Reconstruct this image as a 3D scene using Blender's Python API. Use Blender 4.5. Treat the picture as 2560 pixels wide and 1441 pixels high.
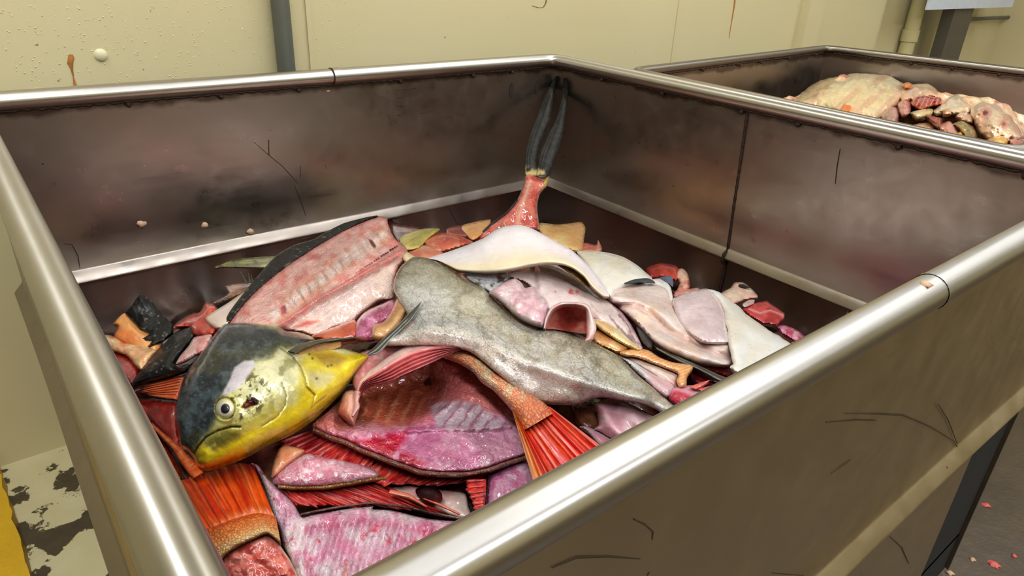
import bpy, bmesh, math, random
import numpy as np
from mathutils import Vector, Matrix
from mathutils.geometry import delaunay_2d_cdt

for o in list(bpy.data.objects):
    bpy.data.objects.remove(o, do_unlink=True)
SC = bpy.context.scene
COL = SC.collection

# ------------------------------------------------------------------ camera
IW, IH, FPX = 2560.0, 1441.0, 1733.93
CAM = np.array([-0.030955, -0.186531, 1.0])
RIGHT = np.array([0.78146169, -0.62246415, 0.04308157])
UP = np.array([0.2450614, 0.36968911, 0.89625603])
FWD = np.array([0.57381403, 0.68983212, -0.44143981])
W, L, RIM = 1.18844, 1.15918, 0.75          # bin width (x), length (y), rim height
cam_d = bpy.data.cameras.new('camera'); cam_o = bpy.data.objects.new('camera', cam_d); COL.objects.link(cam_o)
cam_d.sensor_width = 36.0; cam_d.sensor_fit = 'HORIZONTAL'; cam_d.lens = 36.0 * FPX / IW
cam_d.clip_start = 0.01; cam_d.clip_end = 50
M = Matrix.Identity(4)
for i in range(3):
    M[i][0], M[i][1], M[i][2], M[i][3] = RIGHT[i], UP[i], -FWD[i], CAM[i]
cam_o.matrix_world = M
SC.camera = cam_o

# ------------------------------------------------------------------ world, lights, exposure
wd = bpy.data.worlds.new('world'); SC.world = wd; wd.use_nodes = True
wd.node_tree.nodes['Background'].inputs[0].default_value = (0.9, 0.92, 1.0, 1)
wd.node_tree.nodes['Background'].inputs[1].default_value = 0.05
SC.view_settings.view_transform = 'Standard'; SC.view_settings.look = 'None'
SC.view_settings.gamma = 1.0; SC.view_settings.use_curve_mapping = False
SC.view_settings.exposure = 0.22
TUBE_STRENGTH = 4.0      # glow of the visible tubes
LAMP_WATTS = [30.0, 28.0, 55.0, 24.0]         # light each fixture throws
LAMP_COLOR = (0.95, 0.975, 1.0)
# ceiling fluorescent fixtures: (centre x, centre y, length, along)
FIXTURES = [(-0.3, 0.05, 2.4, 'y'), (1.55, 0.05, 2.4, 'y'), (0.6, -2.1, 2.4, 'x'), (3.3, -0.6, 2.4, 'y')]
CEIL = 2.45
try:
    SC.cycles.use_denoising = True
    SC.cycles.max_bounces = 4; SC.cycles.diffuse_bounces = 2; SC.cycles.glossy_bounces = 3
    SC.cycles.sample_clamp_indirect = 3.0
    SC.cycles.use_adaptive_sampling = True; SC.cycles.adaptive_threshold = 0.05
    SC.cycles.caustics_reflective = False; SC.cycles.caustics_refractive = False
except Exception:
    pass

# ------------------------------------------------------------------ small helpers
rng = np.random.default_rng(7)
def lin(c):
    c = np.asarray(c, float) / 255.0
    return np.where(c <= 0.04045, c / 12.92, ((c + 0.055) / 1.055) ** 2.4)
def tag(o, label=None, cat=None, group=None, kind=None):
    if label: o['label'] = label
    if cat: o['category'] = cat
    if group: o['group'] = group
    if kind: o['kind'] = kind
    return o
def empty(name, loc):
    o = bpy.data.objects.new(name, None); COL.objects.link(o); o.location = loc; o.empty_display_size = 0.02
    return o
def link(name, verts, faces, mat, parent=None, smooth=True, sharp=None, origin=None, attrs=None):
    """verts in world space; the object gets a sensible origin"""
    verts = np.asarray(verts, float)
    if parent is not None:
        off = np.array(parent['_w']) if '_w' in parent else np.array(parent.location)
        loc = (0, 0, 0)
    else:
        off = np.array(origin) if origin is not None else np.array([verts[:, 0].mean(), verts[:, 1].mean(), verts[:, 2].min()])
        loc = tuple(off)
    me = bpy.data.meshes.new(name)
    me.from_pydata((verts - off).tolist(), [], [list(map(int, f)) for f in faces])
    if attrs:
        for k, (typ, data) in attrs.items():
            a = me.attributes.new(k, typ, 'POINT')
            if typ == 'FLOAT_COLOR':
                a.data.foreach_set('color', np.asarray(data, np.float32).ravel())
            elif typ == 'FLOAT_VECTOR':
                a.data.foreach_set('vector', np.asarray(data, np.float32).ravel())
            else:
                a.data.foreach_set('value', np.asarray(data, np.float32).ravel())
    if smooth:
        me.polygons.foreach_set('use_smooth', [True] * len(me.polygons))
        if sharp: me.set_sharp_from_angle(angle=math.radians(sharp))
    me.update()
    me.materials.append(mat)
    o = bpy.data.objects.new(name, me); COL.objects.link(o)
    o.location = loc
    if parent is not None: o.parent = parent
    o['_w'] = [float(v) for v in off]
    return o

# ------------------------------------------------------------------ materials
class NT:
    def __init__(s, name):
        s.m = bpy.data.materials.new(name); s.m.use_nodes = True
        s.t = s.m.node_tree; s.b = s.t.nodes['Principled BSDF']
    def n(s, typ, **kw):
        q = s.t.nodes.new(typ)
        for k, v in kw.items():
            if k.startswith('i_'):
                key = k[2:]
                key = int(key) if key.isdigit() else key.replace('_', ' ')
                q.inputs[key].default_value = v
            else: setattr(q, k, v)
        return q
    def l(s, a, b): s.t.links.new(a, b)
    def ramp(s, fac, stops):
        r = s.n('ShaderNodeValToRGB'); e = r.color_ramp.elements
        while len(e) < len(stops): e.new(0.5)
        for q, (p, c) in zip(e, stops): q.position = p; q.color = (*c, 1)
        s.l(fac, r.inputs[0]); return r.outputs[0]
    def mix(s, fac, a, b, mode='MIX'):
        q = s.n('ShaderNodeMix', data_type='RGBA', blend_type=mode)
        for v, k in ((fac, 0), (a, 6), (b, 7)):
            if hasattr(v, 'links'): s.l(v, q.inputs[k])
            else: q.inputs[k].default_value = v if k == 0 else (*v, 1)
        return q.outputs[2]
    def math(s, op, a, b=0.5):
        q = s.n('ShaderNodeMath', operation=op)
        for v, k in ((a, 0), (b, 1)):
            if hasattr(v, 'links'): s.l(v, q.inputs[k])
            else: q.inputs[k].default_value = v
        return q.outputs[0]
    def noise(s, vec, scale, detail=4, rough=0.55):
        q = s.n('ShaderNodeTexNoise'); q.inputs['Scale'].default_value = scale; q.inputs['Detail'].default_value = detail
        q.inputs['Roughness'].default_value = rough
        if vec is not None: s.l(vec, q.inputs['Vector'])
        return q.outputs['Fac']
    def bump(s, h, strength, dist, prev=None):
        q = s.n('ShaderNodeBump'); q.inputs['Strength'].default_value = strength; q.inputs['Distance'].default_value = dist
        s.l(h, q.inputs['Height'])
        if prev is not None: s.l(prev, q.inputs['Normal'])
        return q.outputs[0]
    def mapv(s, vec, scale):
        q = s.n('ShaderNodeMapping'); s.l(vec, q.inputs[0]); q.inputs['Scale'].default_value = scale
        return q.outputs[0]
    def objc(s): return s.n('ShaderNodeTexCoord').outputs['Object']
    def geo(s): return s.n('ShaderNodeNewGeometry').outputs['Position']

def flesh_mat(name, rough=0.3, sss=0.0, bump=0.26, bscale=110, coat=0.6, pattern=None, spec=0.5, var=0.22):
    t = NT(name); b = t.b
    a = t.n('ShaderNodeAttribute', attribute_name='Col'); p = t.n('ShaderNodeAttribute', attribute_name='puv')
    oc = t.objc()
    n1 = t.noise(oc, 45, 3, 0.6); n2 = t.noise(oc, bscale, 3, 0.55)
    k = t.ramp(n1, [(0.28, (1 - var,) * 3), (0.72, (1 + var * 0.6,) * 3)])
    col = t.mix(1.0, a.outputs['Color'], k, 'MULTIPLY')
    nrm = t.bump(n2, bump, 0.006)
    if pattern == 'scales':
        v = t.n('ShaderNodeTexVoronoi', feature='DISTANCE_TO_EDGE'); t.l(t.mapv(p.outputs['Vector'], (190, 310, 1)), v.inputs['Vector'])
        v.inputs['Scale'].default_value = 1.0
        e = t.ramp(v.outputs['Distance'], [(0.0, (0.42, 0.3, 0.24)), (0.14, (1, 1, 1))])
        col = t.mix(0.85, col, e, 'MULTIPLY'); nrm = t.bump(v.outputs['Distance'], 0.7, 0.003, nrm)
    if pattern == 'tinyscales':
        v = t.n('ShaderNodeTexVoronoi', feature='DISTANCE_TO_EDGE'); t.l(t.mapv(p.outputs['Vector'], (300, 420, 1)), v.inputs['Vector'])
        v.inputs['Scale'].default_value = 1.0
        e = t.ramp(v.outputs['Distance'], [(0.0, (0.62, 0.6, 0.56)), (0.2, (1.05, 1.05, 1.05))])
        col = t.mix(0.7, col, e, 'MULTIPLY'); nrm = t.bump(v.outputs['Distance'], 0.35, 0.0015, nrm)
        # dark vein-like reticulation
        w = t.n('ShaderNodeTexVoronoi', feature='DISTANCE_TO_EDGE'); w.inputs['Scale'].default_value = 1.0
        nz = t.noise(p.outputs['Vector'], 60, 4, 0.6)
        wob = t.n('ShaderNodeVectorMath', operation='MULTIPLY_ADD')
        t.l(p.outputs['Vector'], wob.inputs[0]); wob.inputs[1].default_value = (45, 90, 0); t.l(t.math('MULTIPLY', nz, 3.0), wob.inputs[2])
        t.l(wob.outputs[0], w.inputs['Vector'])
        r2 = t.ramp(w.outputs['Distance'], [(0.0, (0.45, 0.43, 0.4)), (0.07, (1, 1, 1))])
        nm = t.noise(p.outputs['Vector'], 14, 3)
        col = t.mix(t.ramp(nm, [(0.36, (0.1, 0.1, 0.1)), (0.56, (0.9, 0.9, 0.9))]), col, t.mix(1.0, col, r2, 'MULTIPLY'))
    if pattern == 'rays':
        nz = t.noise(t.mapv(p.outputs['Vector'], (420, 14, 1)), 1.0, 4, 0.7)
        e = t.ramp(nz, [(0.3, (0.7, 0.58, 0.55)), (0.5, (0.96, 0.95, 0.94)), (0.72, (1.15, 1.1, 1.08))])
        col = t.mix(0.85, col, e, 'MULTIPLY'); nrm = t.bump(nz, 0.3, 0.002, nrm)
    if pattern == 'fibre':
        nz = t.noise(t.mapv(p.outputs['Vector'], (30, 220, 1)), 1.0, 4, 0.6)
        e = t.ramp(nz, [(0.3, (0.82, 0.74, 0.74)), (0.7, (1.12, 1.08, 1.08))])
        col = t.mix(0.8, col, e, 'MULTIPLY'); nrm = t.bump(nz, 0.35, 0.003, nrm)
    t.l(col, b.inputs['Base Color']); t.l(nrm, b.inputs['Normal'])
    rr = t.n('ShaderNodeMapRange'); t.l(n2, rr.inputs[0]); rr.inputs[1].default_value = 0.3; rr.inputs[2].default_value = 0.7
    rr.inputs[3].default_value = max(0.05, rough - 0.1); rr.inputs[4].default_value = rough + 0.12
    t.l(rr.outputs[0], b.inputs['Roughness'])
    b.inputs['Specular IOR Level'].default_value = spec
    b.inputs['Coat Weight'].default_value = coat; b.inputs['Coat Roughness'].default_value = 0.05
    if sss > 0:
        b.inputs['Subsurface Weight'].default_value = sss; b.inputs['Subsurface Radius'].default_value = (1.0, 0.35, 0.25)
        b.inputs['Subsurface Scale'].default_value = 0.008
    return t.m
def shine(m, metal): m.node_tree.nodes['Principled BSDF'].inputs['Metallic'].default_value = metal; return m
MT = dict(
    flesh=flesh_mat('wet_flesh'),
    raw=flesh_mat('wet_raw_frame', rough=0.2, bump=0.6, bscale=250, coat=1.0, sss=0, pattern='fibre'),
    smooth=flesh_mat('smooth_fillet', rough=0.28, bump=0.16, bscale=70, coat=0.55, sss=0, var=0.1),
    skin=flesh_mat('white_skin', rough=0.34, bump=0.08, bscale=80, coat=0.3, sss=0, var=0.06),
    grey=shine(flesh_mat('fine_scaled_skin', rough=0.3, bump=0.10, bscale=160, coat=0.5, sss=0.0, pattern='tinyscales', var=0.2, spec=0.8), .1),
    scales=flesh_mat('coarse_scales', rough=0.35, bump=0.2, bscale=120, coat=0.3, sss=0, pattern='scales'),
    rays=flesh_mat('fin_rays', rough=0.34, bump=0.15, bscale=120, coat=0.35, sss=0.0, pattern='rays'),
    head=shine(flesh_mat('head_skin', rough=0.28, bump=0.09, bscale=260, coat=0.5, sss=0.0, var=0.25, spec=0.7), .15),
    black=flesh_mat('black_skin', rough=0.42, bump=0.2, bscale=150, coat=0.08, sss=0.0, var=0.4, spec=0.25),
    matte=flesh_mat('dull_fin', rough=0.6, bump=0.15, bscale=130, coat=0.0, pattern='rays', var=0.3, spec=0.25),
    eye=flesh_mat('eye_gel', rough=0.08, bump=0.02, coat=1.0, sss=0.0, var=0.03),
)
def steel_mat(name, base, rough, dirt=0.5, scr=0.3, spots=True, aniso=0.0, wavy=0.25, burn=False):
    t = NT(name); b = t.b; g = t.geo()
    n1 = t.noise(g, 3.2, 4); n2 = t.noise(g, 22, 6, 0.6); n3 = t.noise(t.mapv(g, (9, 9, 160)), 1.0, 4)
    col = t.mix(t.math('MULTIPLY', n1, dirt), base, tuple(x * 0.62 for x in base))
    col = t.mix(t.math('MULTIPLY', n2, dirt * 0.5), col, tuple(x * 0.75 for x in (base[0], base[1] * 0.92, base[2] * 0.8)))
    if burn:   # heat-tint left by the rim welds
        sp = t.n('ShaderNodeSeparateXYZ'); t.l(g, sp.inputs[0])
        hz = t.math('ADD', sp.outputs['Z'], t.math('MULTIPLY', t.noise(g, 18, 4), 0.03))
        bm_ = t.n('ShaderNodeMapRange'); t.l(hz, bm_.inputs[0]); bm_.inputs[1].default_value = RIM - 0.014; bm_.inputs[2].default_value = RIM - 0.006
        col = t.mix(t.math('MULTIPLY', bm_.outputs[0], 0.8), col, (0.07, 0.045, 0.03))
    if spots:
        v = t.n('ShaderNodeTexVoronoi'); t.l(g, v.inputs['Vector']); v.inputs['Scale'].default_value = 26
        sel = t.noise(g, 5, 2)
        d = t.math('MULTIPLY', t.math('LESS_THAN', v.outputs['Distance'], 0.045), t.math('GREATER_THAN', sel, 0.52))
        col = t.mix(t.math('MULTIPLY', d, 0.75), col, (0.05, 0.035, 0.03))
    t.l(col, b.inputs['Base Color']); b.inputs['Metallic'].default_value = 1.0
    rr = t.n('ShaderNodeMapRange'); t.l(n2, rr.inputs[0]); rr.inputs[1].default_value = 0.25; rr.inputs[2].default_value = 0.75
    rr.inputs[3].default_value = rough - (0.08 if spots else 0.02); rr.inputs[4].default_value = rough + (0.1 if spots else 0.03); t.l(rr.outputs[0], b.inputs['Roughness'])
    nn = t.bump(n3, scr * 0.2, 0.002)
    if wavy: nn = t.bump(n1, wavy, 0.02, nn)
    if aniso:
        ta = t.n('ShaderNodeAttribute', attribute_name='tang'); t.l(ta.outputs['Vector'], b.inputs['Tangent']); b.inputs['Anisotropic'].default_value = aniso
    t.l(nn, b.inputs['Normal'])
    return t.m
STEEL = steel_mat('steel_panel', (0.355, 0.31, 0.275), 0.32, aniso=0.4, burn=True)
RAIL = steel_mat('steel_tube', (0.54, 0.52, 0.49), 0.35, dirt=0.4, scr=0.0, spots=False, aniso=0.7, wavy=0)
RAIL2 = steel_mat('grimy_tube', (0.30, 0.27, 0.23), 0.4, dirt=0.8, scr=0.0, spots=False, aniso=0.5, wavy=0)
OUTER = steel_mat('steel_outer', (0.60, 0.51, 0.36), 0.40, aniso=0.5)
def plain_mat(name, c, rough=0.5, metal=0.0, nscale=8, var=0.15, bump=0.1, dist=0.004):
    t = NT(name); g = t.geo(); n1 = t.noise(g, nscale, 5); c = tuple(lin(c))
    t.l(t.mix(n1, tuple(x * (1 - var) for x in c), tuple(min(1, x * (1 + var)) for x in c)), t.b.inputs['Base Color'])
    t.b.inputs['Roughness'].default_value = rough; t.b.inputs['Metallic'].default_value = metal
    if bump: t.l(t.bump(t.noise(g, nscale * 8, 4), bump, dist), t.b.inputs['Normal'])
    return t.m
WELD = plain_mat('burnt_weld', (58, 44, 38), 0.45, 0.7, 60, 0.5, 0.6)
DARKPIPE = plain_mat('grey_pipe', (92, 94, 84), 0.5, 0.1, 14, 0.2)
POST = plain_mat('grey_post', (84, 78, 68), 0.5, 0.2, 14, 0.2)
PVC = plain_mat('cream_pipe', (196, 182, 132), 0.4)
SIGN = plain_mat('sign_plate', (205, 212, 225), 0.35, 0, 40, 0.12)
YELLOW = plain_mat('yellow_paint', (205, 160, 20), 0.5, 0, 20, 0.2, 0.3)
DRYSCRAP = plain_mat('dried_scrap', (196, 160, 128), 0.6, 0, 80, 0.25, 0.4)
PINKSCRAP = plain_mat('pink_scrap', (214, 96, 88), 0.3, 0, 60, 0.25, 0.4)
RUST = plain_mat('rust', (182, 116, 52), 0.7, 0, 120, 0.4, 0.4)

def wall_mat():
    t = NT('cream_wall_paint'); g = t.geo()
    n = t.noise(g, 2.0, 4)
    col = t.mix(n, tuple(lin((207, 193, 147))), tuple(lin((216, 204, 162))))
    v = t.n('ShaderNodeTexVoronoi'); t.l(g, v.inputs['Vector']); v.inputs['Scale'].default_value = 22
    d = t.math('MULTIPLY', t.math('LESS_THAN', v.outputs['Distance'], 0.05), t.math('GREATER_THAN', t.noise(g, 4, 2), 0.53))
    col = t.mix(t.math('MULTIPLY', d, 0.7), col, (0.10, 0.08, 0.03))
    t.l(col, t.b.inputs['Base Color']); t.b.inputs['Roughness'].default_value = 0.42
    t.l(t.bump(t.noise(g, 60, 3), 0.05, 0.004), t.b.inputs['Normal'])
    return t.m
WALL = wall_mat()
def floor_mat():
    t = NT('worn_floor'); g = t.geo()
    sx = t.n('ShaderNodeSeparateXYZ'); t.l(g, sx.inputs[0])
    pn = t.noise(g, 9, 8, 0.62)
    peel = t.ramp(pn, [(0.50, (0, 0, 0)), (0.515, (1, 1, 1))])
    cream = t.mix(t.noise(g, 14, 4), tuple(lin((190, 176, 128))), tuple(lin((214, 204, 164))))
    dark = t.mix(t.noise(g, 40, 5), tuple(lin((40, 34, 24))), tuple(lin((84, 70, 48))))
    painted = t.mix(peel, cream, dark)
    conc = t.mix(t.noise(g, 7, 7, 0.65), tuple(lin((38, 29, 17))), tuple(lin((86, 68, 42))))
    area = t.math('GREATER_THAN', sx.outputs['Y'], 0.55)
    t.l(t.mix(area, conc, painted), t.b.inputs['Base Color'])
    t.b.inputs['Roughness'].default_value = 0.4
    t.l(t.bump(pn, 0.4, 0.01), t.b.inputs['Normal'])
    return t.m
FLOORM = floor_mat()
CEILM = plain_mat('ceiling_paint', (200, 195, 175), 0.6)

# ------------------------------------------------------------------ basic solids
def box_mesh(x0, x1, y0, y1, z0, z1):
    v = [(x, y, z) for z in (z0, z1) for y in (y0, y1) for x in (x0, x1)]
    f = [(0, 2, 3, 1), (4, 5, 7, 6), (0, 1, 5, 4), (2, 6, 7, 3), (0, 4, 6, 2), (1, 3, 7, 5)]
    return v, f
def box(name, x0, x1, y0, y1, z0, z1, mat, parent=None):
    v, f = box_mesh(x0, x1, y0, y1, z0, z1)
    return link(name, v, f, mat, parent, smooth=False)
TAN = []
def tube_mesh(path, r, n=16, closed=False, caps=True):
    P = np.asarray(path, float); m = len(P)
    V, F = [], []
    prev = None; TAN.clear()
    for i in range(m):
        if closed: tg = P[(i + 1) % m] - P[i - 1]
        else: tg = P[min(i + 1, m - 1)] - P[max(i - 1, 0)]
        tg /= np.linalg.norm(tg)
        up = np.array([0, 0, 1.0]) if abs(tg[2]) < 0.9 else np.array([1.0, 0, 0])
        if prev is not None and not closed: up = prev
        a = np.cross(tg, up); a /= np.linalg.norm(a); b2 = np.cross(a, tg); prev = b2
        rr = r[i] if hasattr(r, '__len__') else r
        for k in range(n):
            th = 2 * math.pi * k / n
            V.append(P[i] + rr * (math.cos(th) * a + math.sin(th) * b2)); TAN.append(tg)
    seg = m if closed else m - 1
    for i in range(seg):
        j = (i + 1) % m
        for k in range(n):
            F.append((i * n + k, i * n + (k + 1) % n, j * n + (k + 1) % n, j * n + k))
    if caps and not closed:
        F.append(tuple(range(n - 1, -1, -1))); F.append(tuple((m - 1) * n + k for k in range(n)))
    return np.array(V), F
def tube(name, path, r, mat, parent=None, n=16, closed=False):
    v, f = tube_mesh(path, r, n, closed)
    return link(name, v, f, mat, parent, smooth=True, sharp=50, attrs={'tang': ('FLOAT_VECTOR', np.array(TAN))})

# ------------------------------------------------------------------ the room
def structure(o): o['kind'] = 'structure'; return o
YW = L + 0.15
X0, X1, Y0 = -2.4, 4.6, -3.2
structure(box('floor', X0, X1, Y0, YW, -0.05, 0.0, FLOORM))
structure(box('ceiling', X0, X1, Y0, YW, CEIL, CEIL + 0.05, CEILM))
wb = structure(box('wall_back', X0, X1, YW, YW + 0.08, 0, CEIL, WALL))
structure(box('wall_left', X0 - 0.08, X0, Y0, YW, 0, CEIL, WALL))
structure(box('wall_right', X1, X1 + 0.08, Y0, YW, 0, CEIL, WALL))
structure(box('wall_front', X0, X1, Y0 - 0.08, Y0, 0, CEIL, WALL))

def px_ray(px, py):
    px = np.asarray(px, float); py = np.asarray(py, float)
    return ((px - IW / 2)[..., None] * RIGHT - (py - IH / 2)[..., None] * UP + FPX * FWD)
def at_z(px, py, z):
    d = px_ray(px, py); t = (np.asarray(z) - CAM[2]) / d[..., 2]
    return CAM + t[..., None] * d
def on_plane(px, py, axis, val):
    d = px_ray(px, py); t = (val - CAM[axis]) / d[..., axis]
    return CAM + t[..., None] * d
def to_px(P):
    q = np.asarray(P) - CAM; x = q @ RIGHT; y = q @ UP; z = q @ FWD
    return IW / 2 + FPX * x / z, IH / 2 - FPX * y / z

for i, fx in enumerate(FIXTURES):
    x, y, ln, ax = fx
    def B(a0, a1, b0, b1, z0, z1):
        return (x + a0, x + a1, y + b0, y + b1, z0, z1) if ax == 'y' else (x + b0, x + b1, y + a0, y + a1, z0, z1)
    wh = plain_mat('fixture_white', (225, 225, 220), 0.4) if i == 0 else bpy.data.materials['fixture_white']
    if i == 0:
        te = NT('fluorescent_tube'); te.b.inputs['Emission Color'].default_value = (0.95, 0.975, 1.0, 1); te.b.inputs['Emission Strength'].default_value = TUBE_STRENGTH
        te.b.inputs['Base Color'].default_value = (0.9, 0.9, 0.9, 1); TUBE = te.m; TUBE.cycles.emission_sampling = 'NONE'
    e = empty('ceiling_light', (x, y, CEIL - 0.03))
    where = ['above the left side of the bins', 'above the right side of the first bin', 'behind the photographer', 'on the far right'][i]
    tag(e, 'long white fluorescent ceiling fixture ' + where, 'lamp', 'fluorescent ceiling lights')
    box('housing', *B(-0.13, 0.13, -ln / 2, ln / 2, CEIL - 0.06, CEIL), wh, e)
    ld = bpy.data.lights.new('lamp_light', 'AREA'); ld.shape = 'RECTANGLE'; ld.size = 0.2; ld.size_y = ln - 0.1; ld.energy = LAMP_WATTS[i]; ld.color = LAMP_COLOR
    lo = bpy.data.objects.new('lamp_light', ld); COL.objects.link(lo); lo.location = (0, 0, -0.085); lo.rotation_euler = (0, 0, 0 if ax == 'y' else math.pi / 2); lo.parent = e
    for s in (-0.06, 0.06):
        pth = [(x + s, y - ln / 2 + 0.03, CEIL - 0.085), (x + s, y + ln / 2 - 0.03, CEIL - 0.085)] if ax == 'y' else \
              [(x - ln / 2 + 0.03, y + s, CEIL - 0.085), (x + ln / 2 - 0.03, y + s, CEIL - 0.085)]
        tube('tube', pth, 0.019, TUBE, e, n=12)

# wall fittings
def wall_xz(px, py, y=YW): return on_plane(px, py, 1, y)
def vert_pipe(px, py, r, ztop, y):
    p = wall_xz(px, py, y); return p[0]
xp = vert_pipe(714, 150, 0.018, CEIL, YW - 0.02)
o = tube('wall_pipe', [(xp, YW - 0.02, 0.0), (xp, YW - 0.02, CEIL)], 0.0185, DARKPIPE); tag(o, 'grey vertical pipe running down the cream wall behind the steel bin', 'pipe')
for k, (px, py, w_) in enumerate([(775, 90, .006), (1690, 60, .004)]):
    x = wall_xz(px, py)[0]
    structure(box('trim_%d' % (k + 1), x - w_, x + w_, YW - 0.004, YW, 0, CEIL, WALL))
x = wall_xz(1995, 60)[0]
structure(box('trim_3', x, x + 0.10, YW - 0.035, YW, 0, CEIL, WALL))
# white round cap fixed on wall
def dome(name, c, r, h, mat, nrm=(0, -1, 0), parent=None, n=16, m=5):
    nrm = np.array(nrm, float); a = np.cross(nrm, (0.3, 0.2, 1)); a /= np.linalg.norm(a); b2 = np.cross(nrm, a)
    V = [np.array(c) + nrm * h]; F = []
    for i in range(1, m + 1):
        th = math.pi / 2 * i / m
        for k in range(n):
            ph = 2 * math.pi * k / n
            V.append(np.array(c) + r * math.sin(th) * (math.cos(ph) * a + math.sin(ph) * b2) + nrm * h * math.cos(th))
    for k in range(n): F.append((0, 1 + k, 1 + (k + 1) % n))
    for i in range(m - 1):
        for k in range(n):
            F.append((1 + i * n + k, 1 + (i + 1) * n + k, 1 + (i + 1) * n + (k + 1) % n, 1 + i * n + (k + 1) % n))
    F.append(tuple(1 + (m - 1) * n + k for k in range(n)))
    if name is None: return V, F
    return link(name, V, F, mat, parent, smooth=True)
c = wall_xz(252, 138); o = dome('screw_cap', c, 0.0115, 0.006, plain_mat('cap_cream', (222, 212, 172), 0.35)); tag(o, 'small round cream screw cap on the wall beside a rust stain', 'cap')
# condensation drops on the wall
V, F = [], []
for i in range(620):
    px = rng.uniform(-40, 900) if i < 520 else rng.uniform(0, 1300); py = rng.uniform(-30, 230)
    c = wall_xz(px, py); r = rng.uniform(0.0005, 0.0017)
    v, f = dome(None, c, r, r * 0.6, None, n=7, m=2)
    k0 = len(V); V += v; F += [tuple(k0 + q for q in g) for g in f]
dm = NT('water_drop'); dm.b.inputs['Base Color'].default_value = (0.62, 0.54, 0.30, 1); dm.b.inputs['Roughness'].default_value = 0.05; dm.b.inputs['Coat Weight'].default_value = 0.2
o = link('water_drops', V, F, dm.m); tag(o, 'tiny water drops beaded on the cream wall', 'water drops', kind='stuff')
# rust streaks (thin crusts)
def streak(name, pts, wpx, mat, label):
    P = [wall_xz(*p) + np.array([0, -0.0006, 0]) for p in pts]; n = len(P)
    w = np.interp(np.linspace(0, 1, n), np.linspace(0, 1, len(wpx)), wpx)
    V, F = [], []
    for i, p in enumerate(P):
        for s in (-1, 1): V.append(p + np.array([s * w[i] * 0.0009 * rng.uniform(.7, 1.2), -0.0006, 0]))
    for i, p in enumerate(P):
        for s in (-1, 1): V.append(p + np.array([s * w[i] * 0.0009, 0.0006, 0]))
    for i in range(n - 1):
        F.append((2 * i, 2 * i + 1, 2 * i + 3, 2 * i + 2)); q = 2 * n
        F.append((2 * i, 2 * i + 2, q + 2 * i + 2, q + 2 * i)); F.append((2 * i + 1, q + 2 * i + 1, q + 2 * i + 3, 2 * i + 3))
    return tag(link(name, V, F, mat), label, 'stain')
streak('rust_stain', [(176, 136), (178, 146), (176, 158), (179, 172), (184, 195), (188, 212)], [3, 6, 5, 2, 1, 3], RUST, 'orange rust stain dribbling down the wall left of the cap')
streak('rust_drip', [(1838, -20), (1836, 8), (1831, 40), (1826, 70), (1822, 96)], [4, 4, 3, 2, 1], RUST, 'long thin rust drip on the wall above the second bin')
streak('rust_mark', [(1330, 14), (1345, 19), (1358, 18), (1364, 8), (1366, -6)], [1, 2, 2, 2, 2], plain_mat('brown_stain', (120, 98, 50), 0.6), 'short curved brown mark at the top of the wall')

# post, pipes and sign at the upper right
YF = YW - 0.10
xa = on_plane(2338, 90, 1, YF)[0]; xb = on_plane(2385, 90, 1, YF)[0]
e = empty('steel_post', (xa, YF, 0)); tag(e, 'dark grey square post standing against the wall on the right', 'post')
box('post_body', xa, xb, YF - 0.05, YF, 0, CEIL, POST, e); box('base_plate', xa - 0.04, xb + 0.04, YF - 0.09, YF + 0.04, 0, 0.012, POST, e)
xq = on_plane(2283, 60, 1, YW - 0.04)[0]
e = empty('drain_pipe', (xq, YW - 0.04, 0)); tag(e, 'cream plastic pipe with a coupling ring left of the grey post', 'pipe')
tube('pipe_body', [(xq, YW - 0.04, 0), (xq, YW - 0.04, CEIL)], 0.031, PVC, e, n=24)
zc = on_plane(2283, 88, 1, YW - 0.04)[2]
tube('coupling', [(xq, YW - 0.04, zc - 0.025), (xq, YW - 0.04, zc + 0.025)], 0.036, PVC, e, n=24)
zc = on_plane(2470, 46, 1, YW - 0.03)[2]
o = tube('conduit', [(on_plane(2400, 46, 1, YW - 0.03)[0], YW - 0.03, zc), (X1, YW - 0.03, zc)], 0.009, DARKPIPE); tag(o, 'thin dark conduit running along the wall right of the post', 'pipe')
pa = on_plane(2318, 3, 1, YF - 0.06); pb = on_plane(2525, 20, 1, YF - 0.06)
v, f = box_mesh(pa[0], pb[0], YF - 0.068, YF - 0.06, pb[2] + 0.005, pb[2] + 0.28)
o = link('sign_plate', v, f, SIGN, smooth=False); tag(o, 'blue white plastic sign plate fixed to the grey post', 'sign')
# yellow kerb stripe at lower left
p0 = at_z(np.array([-60.]), np.array([1120.]), 0.0)[0]; p1 = at_z(np.array([20.]), np.array([1180.]), 0.)[0]
q0 = at_z(np.array([0., 40, 75.]), np.array([1190., 1320, 1441.]), 0.03)
V = []; xs = []
for i, t_ in enumerate(np.linspace(-0.4, 2.2, 40)):
    p = q0[0] + (q0[2] - q0[0]) * t_ + np.array([rng.uniform(-.003, .003), 0, 0]); V.append((p[0], p[1], 0.03)); V.append((p[0] + .003, p[1], 0.0)); V.append((p[0] - 0.12, p[1], 0.03)); V.append((p[0] - 0.12, p[1], 0.0))
F = []
for i in range(39):
    a = 4 * i; b2 = a + 4
    F += [(a, b2, b2 + 2, a + 2), (a, a + 1, b2 + 1, b2), (a + 2, b2 + 2, b2 + 3, a + 3)]
o = link('yellow_kerb', V, F, YELLOW, smooth=False); tag(o, 'yellow painted kerb strip on the floor left of the bin', 'kerb')

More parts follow.
